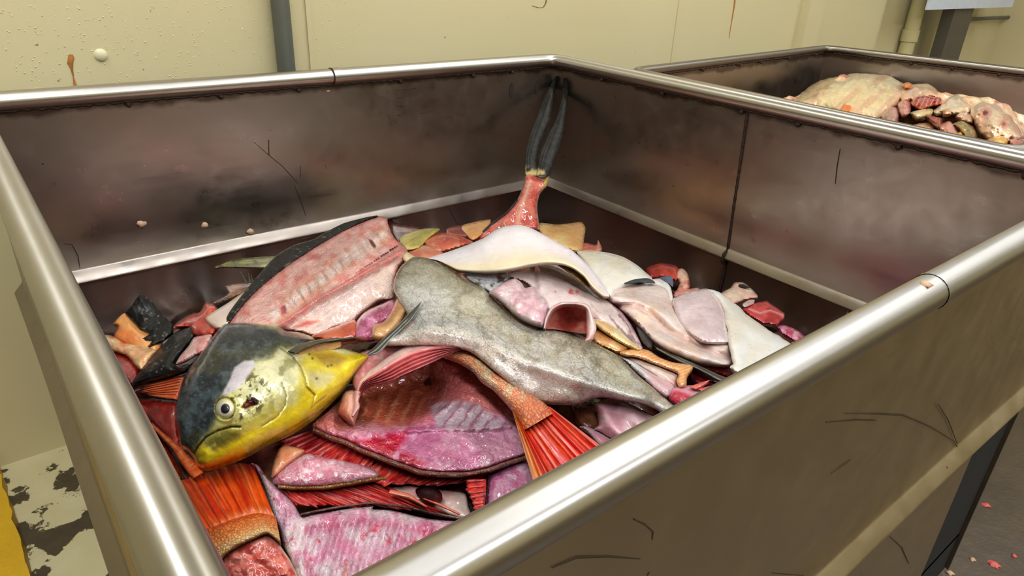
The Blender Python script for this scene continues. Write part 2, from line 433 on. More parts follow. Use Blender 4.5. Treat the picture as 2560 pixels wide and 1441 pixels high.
# ------------------------------------------------------------------ the bins
def quad_frame(c):  # c: 4 corners (near-left C, D, A, B) in xy
    return [np.array(p, float) for p in c]
def make_bin(root, corners, rim, zb, skirt=False, tube_r=0.0155):
    """open steel bin: rounded tube rim, four panels, swaged bead, floor pan"""
    n = 4
    # rim tube with rounded corners
    path = []
    for i in range(4):
        p = corners[i]; a = corners[i - 1] - p; b2 = corners[(i + 1) % 4] - p
        a /= np.linalg.norm(a); b2 /= np.linalg.norm(b2); r = 0.035
        s, e_ = p + a * r, p + b2 * r
        for k in range(7):
            t_ = k / 6
            q = (1 - t_) ** 2 * s + 2 * t_ * (1 - t_) * p + t_ ** 2 * e_
            path.append((q[0], q[1], rim))
    dense = []
    m = len(path)
    for i in range(m):
        a = np.array(path[i]); b2 = np.array(path[(i + 1) % m]); k = max(1, int(np.linalg.norm(b2 - a) / 0.06))
        for j in range(k): dense.append(a + (b2 - a) * j / k)
    tube('rim', dense, tube_r, RAIL if tube_r > .013 else RAIL2, root, n=28, closed=True)
    cen = sum(corners) / 4
    names = ['panel'] * 4
    for i in range(4):
        p, q = corners[i], corners[(i + 1) % 4]; d = (q - p); ln = np.linalg.norm(d); d /= ln
        nin = np.array([-d[1], d[0]]);  # inward
        if nin @ (cen - p) < 0: nin = -nin
        # profile (offset inward, z): inner and outer faces with a half-round bead
        zt = rim - tube_r * 0.6; bz = rim - 0.312; br = 0.012
        ins = [(0.002, zt), (0.002, bz + .013), (0.004, bz + .010), (0.0135, bz - .005), (0.0145, bz - .008), (0.0135, bz - .011), (0.004, bz - .016), (0.002, bz - .02), (0.004, zb)]
        outs = [(-0.002, zb), (-0.002, bz - .02), (-0.004, bz - .016), (-0.016, bz - .011), (-0.0175, bz - .008), (-0.0165, bz - .005), (-0.004, bz + .0085), (-0.002, bz + .012), (-0.002, zt)]
        def strip(prof, nm, mat, u0=0.0, u1=1.0, nseg=24):
            V, F = [], []
            for j in range(nseg + 1):
                u = u0 + (u1 - u0) * j / nseg
                b0 = p + d * ln * u
                for (of, z) in prof:
                    # mild oil-canning of the sheet
                    wob = 0.0022 * math.sin(7 * u + i) * math.sin(9 * (z - zb)) if zb + .03 < z < zt - .02 else 0
                    w_ = b0 + nin * (of + wob); V.append((w_[0], w_[1], z))
            k = len(prof)
            for j in range(nseg):
                for a in range(k): 
                    a2 = (a + 1) % k
                    F.append((j * k + a, (j + 1) * k + a, (j + 1) * k + a2, j * k + a2))
            F.append(tuple(range(k))); F.append(tuple(nseg * k + a for a in range(k - 1, -1, -1)))
            return link(nm, V, F, mat, root, smooth=True, sharp=35, attrs={'tang': ('FLOAT_VECTOR', np.tile([d[0], d[1], 0], (len(V), 1)))})
        def dens(pr):
            out = []
            for a, b2 in zip(pr[:-1], pr[1:]):
                m_ = max(1, int(abs(a[1] - b2[1]) / 0.05))
                for t_ in range(m_): out.append((a[0] + (b2[0] - a[0]) * t_ / m_, a[1] + (b2[1] - a[1]) * t_ / m_))
            return out + [pr[-1]]
        ins_d, outs_d = dens(ins), dens(outs)
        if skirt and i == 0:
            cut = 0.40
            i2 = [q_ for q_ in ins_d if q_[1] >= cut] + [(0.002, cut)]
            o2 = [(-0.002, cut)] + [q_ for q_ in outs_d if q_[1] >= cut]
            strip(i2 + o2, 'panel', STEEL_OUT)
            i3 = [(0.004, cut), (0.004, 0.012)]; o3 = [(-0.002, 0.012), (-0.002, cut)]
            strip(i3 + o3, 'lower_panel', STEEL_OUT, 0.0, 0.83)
            strip([(0.010, cut + .01), (0.010, 0.012), (0.007, 0.012), (0.007, cut + .01)], 'shade_panel', SHADE_DARK, 0.80, 1.0)  # near-black sheet added for the deep shade low on the near wall
        else:
            strip(ins_d + outs_d, 'panel', STEEL)
        # weld line under the rim
        V, F = [], []
        k = int(ln / 0.006)
        pth = [np.append(p + d * (0.03 + (ln - 0.06) * j / k) + nin * 0.006, rim - tube_r * 0.98 + 0.0008 * math.sin(j * 1.7) + 0.001 * rng.uniform(-1, 1)) for j in range(k + 1)]
        tube('weld_seam', pth, [0.0022 + 0.0014 * rng.random() for _ in pth], WELD, root, n=6)
        # weld tacks
        for j in range(6):
            u = 0.06 + 0.15 * j + rng.uniform(0, .06); c0 = p + d * ln * u + nin * 0.006
            dome('weld_tack', (c0[0], c0[1], rim - tube_r * 1.3), 0.005, 0.005, WELD, (nin[0], nin[1], -0.3), root, 8, 3)
STEEL_OUT = OUTER; SHADE_DARK = plain_mat('shade_black', (12, 9, 5), 0.95, 0, 30, 0.3)  # near-black: the deep shade is put into this colour
ZB = 0.10
e = empty('steel_bin', (W / 2, L / 2, 0)); tag(e, 'large square stainless steel bin full of fish scraps in the foreground', 'bin')
BIN = e
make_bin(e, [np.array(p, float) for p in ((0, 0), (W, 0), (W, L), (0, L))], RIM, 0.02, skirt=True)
o = box('floor_pan', 0.004, W - 0.004, 0.006, L - 0.004, ZB, ZB + 0.004, STEEL, e)
# vertical weld on the far right panel
pts = [on_plane(a, b, 0, W) for a, b in ((1871, 285), (1862, 350), (1852, 420), (1840, 500), (1830, 570), (1822, 625), (1810, 690), (1798, 740), (1790, 800))]
pp = []
for a, b in zip(pts[:-1], pts[1:]):
    for k in range(10): pp.append(a + (b - a) * k / 10)
pp = [np.array([W - 0.004 - (0.013 if abs(p[2] - .432) < .012 else 0) + 0.0006 * math.sin(i * 2.1), p[1], p[2]]) for i, p in enumerate(pp)]
tube('weld_seam', pp, [0.0026 + 0.001 * rng.random() for _ in pp], WELD, e, n=8)
# sleeves/weld collars on the rim
px_, py_ = 836, 192
c0 = at_z(np.array([836.]), np.array([190.]), RIM)[0]
tube('rim_collar', [(c0[0] - 0.008, L, RIM), (c0[0] + 0.008, L, RIM)], 0.0168, RAIL, e, n=24)
tube('rim_weld', [(c0[0] - 0.010, L, RIM), (c0[0] - 0.0075, L, RIM)], 0.0172, WELD, e, n=24)
c1 = at_z(np.array([2332.]), np.array([730.]), RIM)[0]
tube('rim_weld', [(c1[0] - 0.003, 0, RIM), (c1[0] + 0.003, 0, RIM)], 0.0162, RAIL, e, n=24)
# drilled slots near the far corner
for (px, py) in ((1279, 226), (1343, 217)):
    c0 = on_plane(px, py, 1, L - 0.0025)
    V, F = [], []
    for k in range(16):
        th = 2 * math.pi * k / 16; V.append((c0[0] + .006 * math.cos(th), L - 0.0032, c0[2] + .019 * math.sin(th)))
    for k in range(16):
        th = 2 * math.pi * k / 16; V.append((c0[0] + .006 * math.cos(th), L - 0.001, c0[2] + .019 * math.sin(th)))
    F = [tuple(range(16))] + [(k, (k + 1) % 16, 16 + (k + 1) % 16, 16 + k) for k in range(16)]
    link('slot', V, F, plain_mat('slot_dark', (38, 26, 20), 0.6), e, smooth=False)

SCR = plain_mat('scratch_dark', (62, 50, 34), 0.5, 0.4)
def scratch(pts, axis, val, w=1.0, mat=None):
    P = [on_plane(a, b2, axis, val) for a, b2 in pts]; n = len(P); V = []; sgn = -1 if val > .5 else -1
    for i, p in enumerate(P):
        t_ = P[min(i + 1, n - 1)] - P[max(i - 1, 0)]; nn = np.zeros(3); nn[axis] = -1.0; sd = np.cross(t_, nn); sd /= np.linalg.norm(sd)
        ww = .0006 * w * (0.25 + math.sin(math.pi * (i + .3) / (n - .4)))
        for k in (-1, 1): V.append(p + sd * ww * k + nn * .0004)
        for k in (-1, 1): V.append(p + sd * ww * k - nn * .0004)
    F = []
    for i in range(n - 1):
        a = 4 * i; F += [(a, a + 1, a + 5, a + 4), (a, a + 4, a + 6, a + 2), (a + 1, a + 3, a + 7, a + 5)]
    link('scratch', V, F, mat or WELD, BIN, smooth=False)
for pts in ([(635, 355), (672, 388), (705, 415), (730, 442), (745, 460)], [(672, 350), (673, 388)], [(735, 462), (748, 490), (758, 520), (764, 540)], [(752, 415), (750, 445)], [(956, 400), (966, 430)], [(1118, 510), (1135, 545), (1144, 562)], [(812, 410), (822, 440), (828, 470)], [(160, 610), (180, 612), (195, 640), (200, 672)]):
    scratch(pts, 1, L - .0028)
for pts in ([(993, 226), (1012, 224), (1038, 221)], [(993, 246), (1000, 246), (1010, 245)], [(992, 266), (1002, 266), (1012, 267)], [(993, 288), (998, 288), (1006, 288)], [(1046, 285), (1054, 284), (1062, 283)], [(1068, 281), (1078, 279)]):
    scratch(pts, 1, L - .0028, 1.3)
for pts in ([(1585, 1300), (1612, 1312), (1632, 1330), (1630, 1350)], [(2112, 1034), (2200, 1036), (2260, 1040), (2330, 1070), (2380, 1100), (2396, 1120)], [(2066, 1056), (2140, 1050), (2190, 1052)], [(2345, 1010), (2370, 1050), (2393, 1110)],
            [(1770, 1402), (1850, 1420), (1940, 1434), (2010, 1440)], [(1380, 1420), (1440, 1395), (1520, 1392), (1600, 1398)], [(2078, 1184), (2105, 1165), (2128, 1150)], [(2225, 1342), (2255, 1370), (2272, 1410)]):
    scratch(pts, 1, -.0028, 0.8, SCR)
for pts in ([(1812, 440), (1850, 482)], [(2100, 372), (2092, 420), (2088, 460)]):
    scratch(pts, 0, W - .0028)
# second bin, turned a little, behind on the right
A2 = at_z(np.array([2065.]), np.array([121.]), RIM)[0][:2]; B2 = at_z(np.array([1600.]), np.array([178.]), RIM)[0][:2]; D2 = at_z(np.array([2560.]), np.array([180.]), RIM)[0][:2]
ux = (B2 - A2) / np.linalg.norm(B2 - A2); uy = (D2 - A2) / np.linalg.norm(D2 - A2)
B2 = A2 + ux * (A2[0] - 1.235); C2 = B2 + uy * 0.80; D2 = A2 + uy * 0.80
sh = np.array([1.222 - min(C2[0], B2[0]), 0])
C2 = np.array([1.225, B2[1] - 0.80])
e = empty('steel_bin', ((A2[0] + C2[0]) / 2, (A2[1] + C2[1]) / 2, 0)); tag(e, 'second grimy steel bin behind the first one on the right', 'bin')
BIN2 = e
make_bin(e, [C2, D2, A2, B2], RIM, 0.02, tube_r=0.011)
zp = ZB
v = [(q[0], q[1], z) for z in (ZB, ZB + .004) for q in [p + (((C2 + D2 + A2 + B2) / 4) - p) * 0.01 for p in (C2, D2, A2, B2)]]
link('floor_pan', v, [(0, 3, 2, 1), (4, 5, 6, 7), (0, 1, 5, 4), (1, 2, 6, 5), (2, 3, 7, 6), (3, 0, 4, 7)], STEEL, e, smooth=False)
#@@FISH
# ------------------------------------------------------------------ fish scraps: tools
def vnoise(x, y, seed=0):
    xi = np.floor(x).astype(np.int64); yi = np.floor(y).astype(np.int64); xf = x - xi; yf = y - yi
    def h(a, b):
        n = (a * 374761393 + b * 668265263 + seed * 1442695041) & 0x7fffffff
        n = (n ^ (n >> 13)) * 1274126177 & 0x7fffffff
        return ((n ^ (n >> 16)) & 0xffff) / 65535.0
    u = xf * xf * (3 - 2 * xf); v = yf * yf * (3 - 2 * yf)
    return (h(xi, yi) * (1 - u) + h(xi + 1, yi) * u) * (1 - v) + (h(xi, yi + 1) * (1 - u) + h(xi + 1, yi + 1) * u) * v
def fbm(x, y, sc, seed=0, oct=4):
    s = 0; a = 0.5; t = 0
    for k in range(oct):
        s = s + a * vnoise(x / sc * 2 ** k + 31.7 * seed, y / sc * 2 ** k + 17.3 * seed, seed + k); t += a; a *= 0.5
    return s / t
def ss(a, b, x):
    t = np.clip((x - a) / (b - a), 0, 1); return t * t * (3 - 2 * t)
def mixc(a, b, f):
    a = np.asarray(a, float); b = np.asarray(b, float)
    return a * (1 - f[:, None]) + b * f[:, None]

class TPS:
    def __init__(s, pts):
        P = np.array(pts, float); s.c = P[:, :2] / 1000; n = len(P)
        r = np.linalg.norm(s.c[:, None] - s.c[None], axis=2); K = s.k(r) + 1e-4 * np.eye(n)
        A = np.block([[K, np.ones((n, 1)), s.c], [np.ones((1, n)), np.zeros((1, 3))], [s.c.T, np.zeros((2, 3))]])
        s.w = np.linalg.lstsq(A, np.concatenate([P[:, 2], [0, 0, 0]]), rcond=None)[0]
    @staticmethod
    def k(r): return np.where(r > 1e-9, r * r * np.log(np.maximum(r, 1e-9)), 0)
    def __call__(s, x, y):
        q = np.stack([np.ravel(x), np.ravel(y)], 1) / 1000
        r = np.linalg.norm(q[:, None] - s.c[None], axis=2)
        z = s.k(r) @ s.w[:len(s.c)] + s.w[-3] + q @ s.w[-2:]
        return z.reshape(np.shape(x))
PILE = TPS([(100, 900, .385), (240, 840, .39), (400, 760, .39), (560, 680, .385), (800, 620, .39), (1000, 590, .40), (1260, 575, .405), (1450, 590, .40), (1600, 640, .40),
            (1750, 700, .40), (1900, 770, .41), (2050, 870, .42), (600, 850, .47), (720, 950, .475), (850, 720, .46), (1100, 720, .475), (1300, 650, .455), (1500, 800, .465),
            (1750, 850, .455), (1300, 920, .485), (1050, 1000, .465), (1150, 1150, .45), (900, 1300, .435), (600, 1300, .44), (1400, 1150, .455), (1650, 1000, .465),
            (400, 1000, .415), (1850, 950, .45), (450, 1150, .42), (700, 1441, .44), (1000, 1440, .44), (300, 1100, .39), (2200, 950, .42), (1600, 1300, .44), (1300, 1500, .44)])
CROPS = {1: (220, 520, 3.0025), 2: (960, 520, 3.0025), 3: (1460, 560, 3.0025), 4: (220, 900, 2.664), 5: (660, 800, 2.6633), 6: (1860, 80, 3.603),
         8: (1100, 140, 2.8825), 9: (1100, 1000, 4.267), 10: (800, 1141, 4.267), 11: (420, 780, 3.602), 0: (0, 0, 1)}
def C(crop, pts):
    a, b, s = CROPS[crop]; P = np.array(pts, float); P[:, 0] = P[:, 0] / s + a; P[:, 1] = P[:, 1] / s + b
    return P
def catmull(P, closed, step, sharp=False):
    P = np.asarray(P, float); n = len(P); out = []
    segs = n if closed else n - 1
    for i in range(segs):
        p1, p2 = P[i], P[(i + 1) % n]
        p0 = P[i - 1] if (closed or i > 0) else 2 * p1 - p2
        p3 = P[(i + 2) % n] if (closed or i + 2 < n) else 2 * p2 - p1
        k = max(1, int(round(np.linalg.norm((p2 - p1)[:2]) / step)))
        for j in range(k):
            t = j / k
            if sharp: out.append(p1 + (p2 - p1) * t)
            else:
                q = 0.5 * ((2 * p1) + (p2 - p0) * t + (2 * p0 - 5 * p1 + 4 * p2 - p3) * t * t + (3 * p1 - p0 - 3 * p2 + p3) * t ** 3)
                out.append(0.25 * (p1 + (p2 - p1) * t) + 0.75 * q)
    if not closed: out.append(P[-1])
    return np.array(out)
def resample(P, n):
    P = np.asarray(P, float); d = np.concatenate([[0], np.cumsum(np.linalg.norm(np.diff(P[:, :2], axis=0), axis=1))]); t = np.linspace(0, d[-1], n)
    return np.stack([np.interp(t, d, P[:, k]) for k in range(P.shape[1])], 1)
def edge_dist(q, B):
    A = B; D = np.roll(B, -1, 0) - B; L2 = np.maximum((D ** 2).sum(1), 1e-9); out = np.empty(len(q))
    for i in range(0, len(q), 2000):
        w = q[i:i + 2000, None] - A[None]; t = np.clip((w * D[None]).sum(2) / L2, 0, 1)
        out[i:i + 2000] = np.sqrt(((w - t[..., None] * D[None]) ** 2).sum(2)).min(1)
    return out
def poly_dist(x, y, pts):
    """unsigned distance in px from points to an open polyline"""
    P = np.asarray(pts, float); q = np.stack([x, y], 1); A = P[:-1]; D = P[1:] - P[:-1]; L2 = np.maximum((D ** 2).sum(1), 1e-9)
    out = np.full(len(q), 1e9); s = np.zeros(len(q))
    ln = np.concatenate([[0], np.cumsum(np.sqrt(L2))])
    for k in range(len(A)):
        w = q - A[k]; t = np.clip(w @ D[k] / L2[k], 0, 1); d = np.sqrt(((w - t[:, None] * D[k]) ** 2).sum(1))
        m = d < out; out[m] = d[m]; s[m] = ln[k] + t[m] * np.sqrt(L2[k])
    return out, s / ln[-1]
def inside(q, B):
    x, y = q[:, 0], q[:, 1]; r = np.zeros(len(q), bool); n = len(B)
    for i in range(n):
        x1, y1 = B[i]; x2, y2 = B[(i + 1) % n]
        if y1 == y2: continue
        c = ((y1 > y) != (y2 > y)) & (x < (x2 - x1) * (y - y1) / (y2 - y1) + x1); r ^= c
    return r
def in_poly(x, y, pts, soft=10):
    P = np.asarray(pts, float); q = np.stack([x, y], 1); i = inside(q, P); d = edge_dist(q, P)
    return ss(-soft, soft, np.where(i, d, -d))
class G: pass
def colour(spec, g):
    if callable(spec): c = spec(g)
    else:
        a = np.array(spec[0], float); b = np.array(spec[1], float) if len(spec) == 2 and hasattr(spec[0], '__len__') else None
        if b is None: a = np.array(spec, float); b = a * 0.85
        c = mixc(np.tile(a, (len(g.x), 1)), b, ss(.35, .65, fbm(g.x, g.y, 40, 3)))
    return np.clip(c, 0, 255)
SEED = [0]
def finish(name, px, py, ztop, zbot, tris, bnd, g, col, mat, parent, label, cat, group, kind, ang, edgecol=None, drop=1.0):
    # top surface at its height; underside a little deeper (mostly straight behind it, partly straight down)
    d_ = px_ray(px, py); t_ = (ztop - CAM[2]) / d_[:, 2]; T = CAM + t_[:, None] * d_
    zbot = ztop - (ztop - zbot) * .7; th_ = ztop - zbot; tb = (zbot + 0.3 * (th_.min()) - CAM[2]) / d_[:, 2]
    if T[:, 0].mean() < W:
        M_ = .009
        tmax = np.minimum((W - M_ - CAM[0]) / np.maximum(d_[:, 0], 1e-6), (L - M_ - CAM[1]) / np.maximum(d_[:, 1], 1e-6)); tmin = np.maximum((M_ - CAM[0]) / np.maximum(d_[:, 0], 1e-6), (M_ - CAM[1]) / np.maximum(d_[:, 1], 1e-6))
        T = CAM + np.clip(t_, tmin, tmax)[:, None] * d_; tb = np.clip(tb, tmin, tmax + .001)
    Bt = CAM + tb[:, None] * d_; Bt[:, 2] -= 0.3 * th_.min() * drop
    n = len(px)
    V = np.concatenate([T, Bt]); F = [tuple(t) for t in tris] + [tuple(n + k for k in t[::-1]) for t in tris]
    m = len(bnd)
    for i in range(m):
        a, b2 = bnd[i], bnd[(i + 1) % m]; F.append((b2, a, n + a, n + b2))
    rgb = lin(colour(col, g)); rgb = np.where(rgb > .03, np.where(rgb < .5, rgb, .5 + (rgb - .5) * .55), rgb); gy_ = rgb.mean(1, keepdims=True); rgb = gy_ + (rgb - gy_) * 1.1; rgb = np.clip(rgb, .002, .9); rgb = np.concatenate([rgb, rgb if edgecol is None else np.tile(lin(edgecol), (n, 1))])
    rgba = np.concatenate([rgb, np.ones((2 * n, 1))], 1)
    if hasattr(g, 'pu'): pu = np.stack([g.pu, g.pv, 0 * g.pu], 1)
    else:
        ca, sa = math.cos(ang), math.sin(ang); pu = np.stack([(px * ca + py * sa) * 5e-4, (-px * sa + py * ca) * 5e-4, 0 * px], 1)
    pu = np.concatenate([pu, pu])
    o = link(name, V, F, MT[mat], parent, smooth=True, sharp=62, attrs={'Col': ('FLOAT_COLOR', rgba), 'puv': ('FLOAT_VECTOR', pu)})
    return tag(o, label, cat, group, kind)
def zfun(z, lift, px, py):
    if z is None: return PILE(px, py) + lift
    if np.isscalar(z): return np.full(len(px), z + lift)
    return z(px, py) + lift
def sheet(name, pts, crop=0, lift=0.0, z=None, bulge=0.008, edge=22, thick=0.010, s=7, col=(220, 180, 170), mat='flesh', parent=None, label=None, cat=None, group=None,
          kind=None, amp=0.003, nsc=60, disp=None, ang=0.0, sharp=False, edgecol=None, jag=0.0):
    SEED[0] += 1; sd = SEED[0]
    B = catmull(C(crop, pts), True, s, sharp)
    if jag:
        nrm = np.roll(B, -1, 0) - np.roll(B, 1, 0); nrm /= np.maximum(np.linalg.norm(nrm, axis=1)[:, None], 1e-6)
        B = B + np.stack([nrm[:, 1], -nrm[:, 0]], 1) * ((fbm(B[:, 0], B[:, 1], 14, sd, 3) - 0.5) * 2 * jag)[:, None]
    lo, hi = B.min(0), B.max(0)
    gx, gy = np.meshgrid(np.arange(lo[0], hi[0], s), np.arange(lo[1], hi[1], s * 0.87)); gx = gx + (np.arange(gx.shape[0]) % 2)[:, None] * s * 0.5
    q = np.stack([gx.ravel(), gy.ravel()], 1); q = q[inside(q, B)]
    if len(q): q = q[edge_dist(q, B) > s * 0.55]
    P = np.concatenate([B, q]); nb = len(B)
    r = delaunay_2d_cdt([Vector(p) for p in P.tolist()], [(i, (i + 1) % nb) for i in range(nb)], [], 1, 1e-4)
    V2 = np.array([tuple(v) for v in r[0]]); T = []
    for f in r[2]:
        a, b2, c = V2[f[0]], V2[f[1]], V2[f[2]]
        T.append(tuple(f) if np.cross(b2 - a, c - a) < 0 else tuple(f[::-1]))
    px, py = V2[:, 0], V2[:, 1]
    # boundary loop from edges used once
    cnt = {}
    for t in T:
        for i in range(3): cnt[(t[i], t[(i + 1) % 3])] = 1
    nxt = {a: b2 for (a, b2) in cnt if (b2, a) not in cnt}
    if not nxt: return None
    st = next(iter(nxt)); loop = [st]; cur = nxt[st]
    while cur != st and len(loop) <= len(nxt) and cur in nxt: loop.append(cur); cur = nxt[cur]
    g = G(); g.x, g.y = px, py; g.d = edge_dist(V2, B); g.sd = sd
    g.n = fbm(px, py, 70, sd); g.f = fbm(px, py, 18, sd + 50)
    pr = np.clip(g.d / edge, 0, 1); pr = np.sqrt(np.maximum(0, 1 - (1 - pr) ** 2))
    zb = zfun(z, lift, px, py)
    zt = zb + bulge * pr + amp * (fbm(px, py, nsc, sd + 9) - 0.5) * 2 + amp * 0.5 * (fbm(px, py, nsc * .3, sd + 19) - 0.5) * 2 * pr
    if disp is not None: zt = zt + disp(g)
    return finish(name, px, py, zt, np.minimum(zb, zt) - thick, T, loop, g, col, mat, parent, label, cat, group, kind, ang, edgecol)
def ribbon(name, A, Bc, crop=0, lift=0.0, z=None, bulge=0.006, thick=0.006, nu=60, nv=16, col=(220, 180, 170), mat='flesh', parent=None, label=None, cat=None, group=None, kind=None,
           amp=0.002, rays=0, ray_amp=0.0016, ragged=0.0, spine=0.0, disp=None, liftv=None, edgecol=None, prof='arch', nsc=50):
    """surface swept between two edge curves; u runs along the curves, v across"""
    SEED[0] += 1; sd = SEED[0]
    a = resample(catmull(C(crop, A), False, 4), nu); b = resample(catmull(C(crop, Bc), False, 4), nu)
    u = np.linspace(0, 1, nu)[:, None]; v = np.linspace(0, 1, nv)[None]
    U = np.repeat(u, nv, 1); Vv = np.repeat(v, nu, 0)
    vs = Vv.copy()
    if ragged:
        rg = fbm(U[:, :1] * 100, U[:, :1] * 0, 4, sd, 2); vs = vs * (1 - ragged * rg)
    if spine and rays:
        tri = np.abs(((U * rays) % 1) - 0.5) * 2; vs = vs * (1 - spine * tri)
    px = (a[:, None, 0] * (1 - vs) + b[:, None, 0] * vs).ravel(); py = (a[:, None, 1] * (1 - vs) + b[:, None, 1] * vs).ravel()
    g = G(); g.x, g.y, g.u, g.v, g.sd = px, py, U.ravel(), Vv.ravel(), sd; g.n = fbm(px, py, 70, sd); g.f = fbm(px, py, 18, sd + 50)
    width = np.linalg.norm(a - b, axis=1).mean(); length = np.linalg.norm(np.diff(a, axis=0), axis=1).sum()
    g.d = np.minimum(np.minimum(g.v, 1 - g.v) * width, np.minimum(g.u, 1 - g.u) * length)
    g.pu = g.u * length * 5e-4; g.pv = g.v * width * 5e-4
    if prof == 'arch': pr = np.sqrt(np.maximum(0, 1 - (2 * g.v - 1) ** 2))
    elif prof == 'flat': pr = np.sqrt(np.maximum(0, 1 - np.abs(2 * g.v - 1) ** 6))
    else: pr = np.zeros(len(px))
    zb = zfun(z, lift, px, py)
    if liftv is not None: zb = zb + liftv(g)
    zt = zb + bulge * pr + amp * (fbm(px, py, nsc, sd + 9) - 0.5) * 2
    uw = g.u + (fbm(g.u * 100, g.v * 6, 14, sd + 31, 2) - .5) * .12 + (fbm(g.u * 100, g.v * 0, 5, sd + 37, 2) - .5) * .05
    if rays: zt = zt + ray_amp * np.abs(np.sin(np.pi * uw * rays)) * ss(0, .15, g.v) - 0.5 * ray_amp
    if disp is not None: zt = zt + disp(g)
    T = []
    for i in range(nu - 1):
        for j in range(nv - 1):
            k = i * nv + j; T.append((k, k + 1, k + nv + 1, k + nv))
    p0, p1, p2 = [np.array([px[k], py[k]]) for k in T[(nu // 2) * (nv - 1) + nv // 2][:3]]
    loop = [i * nv for i in range(nu)] + [(nu - 1) * nv + j for j in range(1, nv)] + [i * nv + nv - 1 for i in range(nu - 2, -1, -1)] + [j for j in range(nv - 2, 0, -1)]
    loop = loop[::-1]
    if np.cross(p1 - p0, p2 - p0) > 0: T = [t[::-1] for t in T]; loop = loop[::-1]
    return finish(name, px, py, zt, np.minimum(zb, zt) - thick, T, loop, g, col, mat, parent, label, cat, group, kind, 0, edgecol)
def thing(name, px, py, z, label, cat, group=None):
    p = at_z(np.array([float(px)]), np.array([float(py)]), z)[0]
    return tag(empty(name, tuple(p)), label, cat, group)

# ------------------------------------------------------------------ the heap under everything
def heap(name, x0, x1, y0, y1, zf, parent=None):
    nx, ny = 120, 120
    X, Y = np.meshgrid(np.linspace(x0, x1, nx), np.linspace(y0, y1, ny)); Z = zf(X, Y)
    P = np.stack([X.ravel(), Y.ravel(), Z.ravel()], 1)
    return P, [(j * nx + i, j * nx + i + 1, (j + 1) * nx + i + 1, (j + 1) * nx + i) for j in range(ny - 1) for i in range(nx - 1)], nx, ny
def heap_z(X, Y):
    Z = np.full(X.shape, 0.44)
    for _ in range(14):
        px, py = to_px(np.stack([X, Y, Z], -1)); px = np.clip(px, 60, 2200); py = np.clip(py, 560, 1500)
        Z = 0.5 * Z + 0.5 * np.clip(PILE(px, py), .34, .50)
    n = fbm(X * 1000, Y * 1000, 70, 5, 4)
    wl = np.minimum(W - X, L - Y)
    return Z - 0.055 * ss(.22, .02, wl) - 0.022 + 0.03 * (np.abs(n - 0.5) * 2) ** 0.7 - 0.012
P, F, nx, ny = heap('x', 0.012, W - 0.014, 0.016, L - 0.014, heap_z)
n0 = len(P); Pb = P.copy(); Pb[:, 2] = ZB + 0.006
b_ = [i for i in range(nx)] + [j * nx + nx - 1 for j in range(1, ny)] + [(ny - 1) * nx + i for i in range(nx - 2, -1, -1)] + [j * nx for j in range(ny - 2, 0, -1)]
FF = F + [tuple(n0 + k for k in f[::-1]) for f in F] + [(b_[i], n0 + b_[i], n0 + b_[(i + 1) % len(b_)], b_[(i + 1) % len(b_)]) for i in range(len(b_))]
m1 = ss(.4, .6, fbm(P[:, 0] * 1000, P[:, 1] * 1000, 60, 8)); m2 = ss(.5, .62, fbm(P[:, 0] * 1000, P[:, 1] * 1000, 45, 12))
cc = mixc(mixc(np.tile([70., 30, 24], (n0, 1)), [124, 58, 48], m1), [150, 96, 70], m2)
cc = lin(cc); cc = np.concatenate([cc, cc]); cc = np.concatenate([cc, np.ones((2 * n0, 1))], 1)
pu = np.stack([P[:, 0], P[:, 1], 0 * P[:, 0]], 1)
o = link('scrap_heap', np.concatenate([P, Pb]), FF, MT['flesh'], attrs={'Col': ('FLOAT_COLOR', cc), 'puv': ('FLOAT_VECTOR', np.concatenate([pu, pu]))})
tag(o, 'dark red mass of fish offal filling the bottom of the front bin', 'offal', kind='stuff')

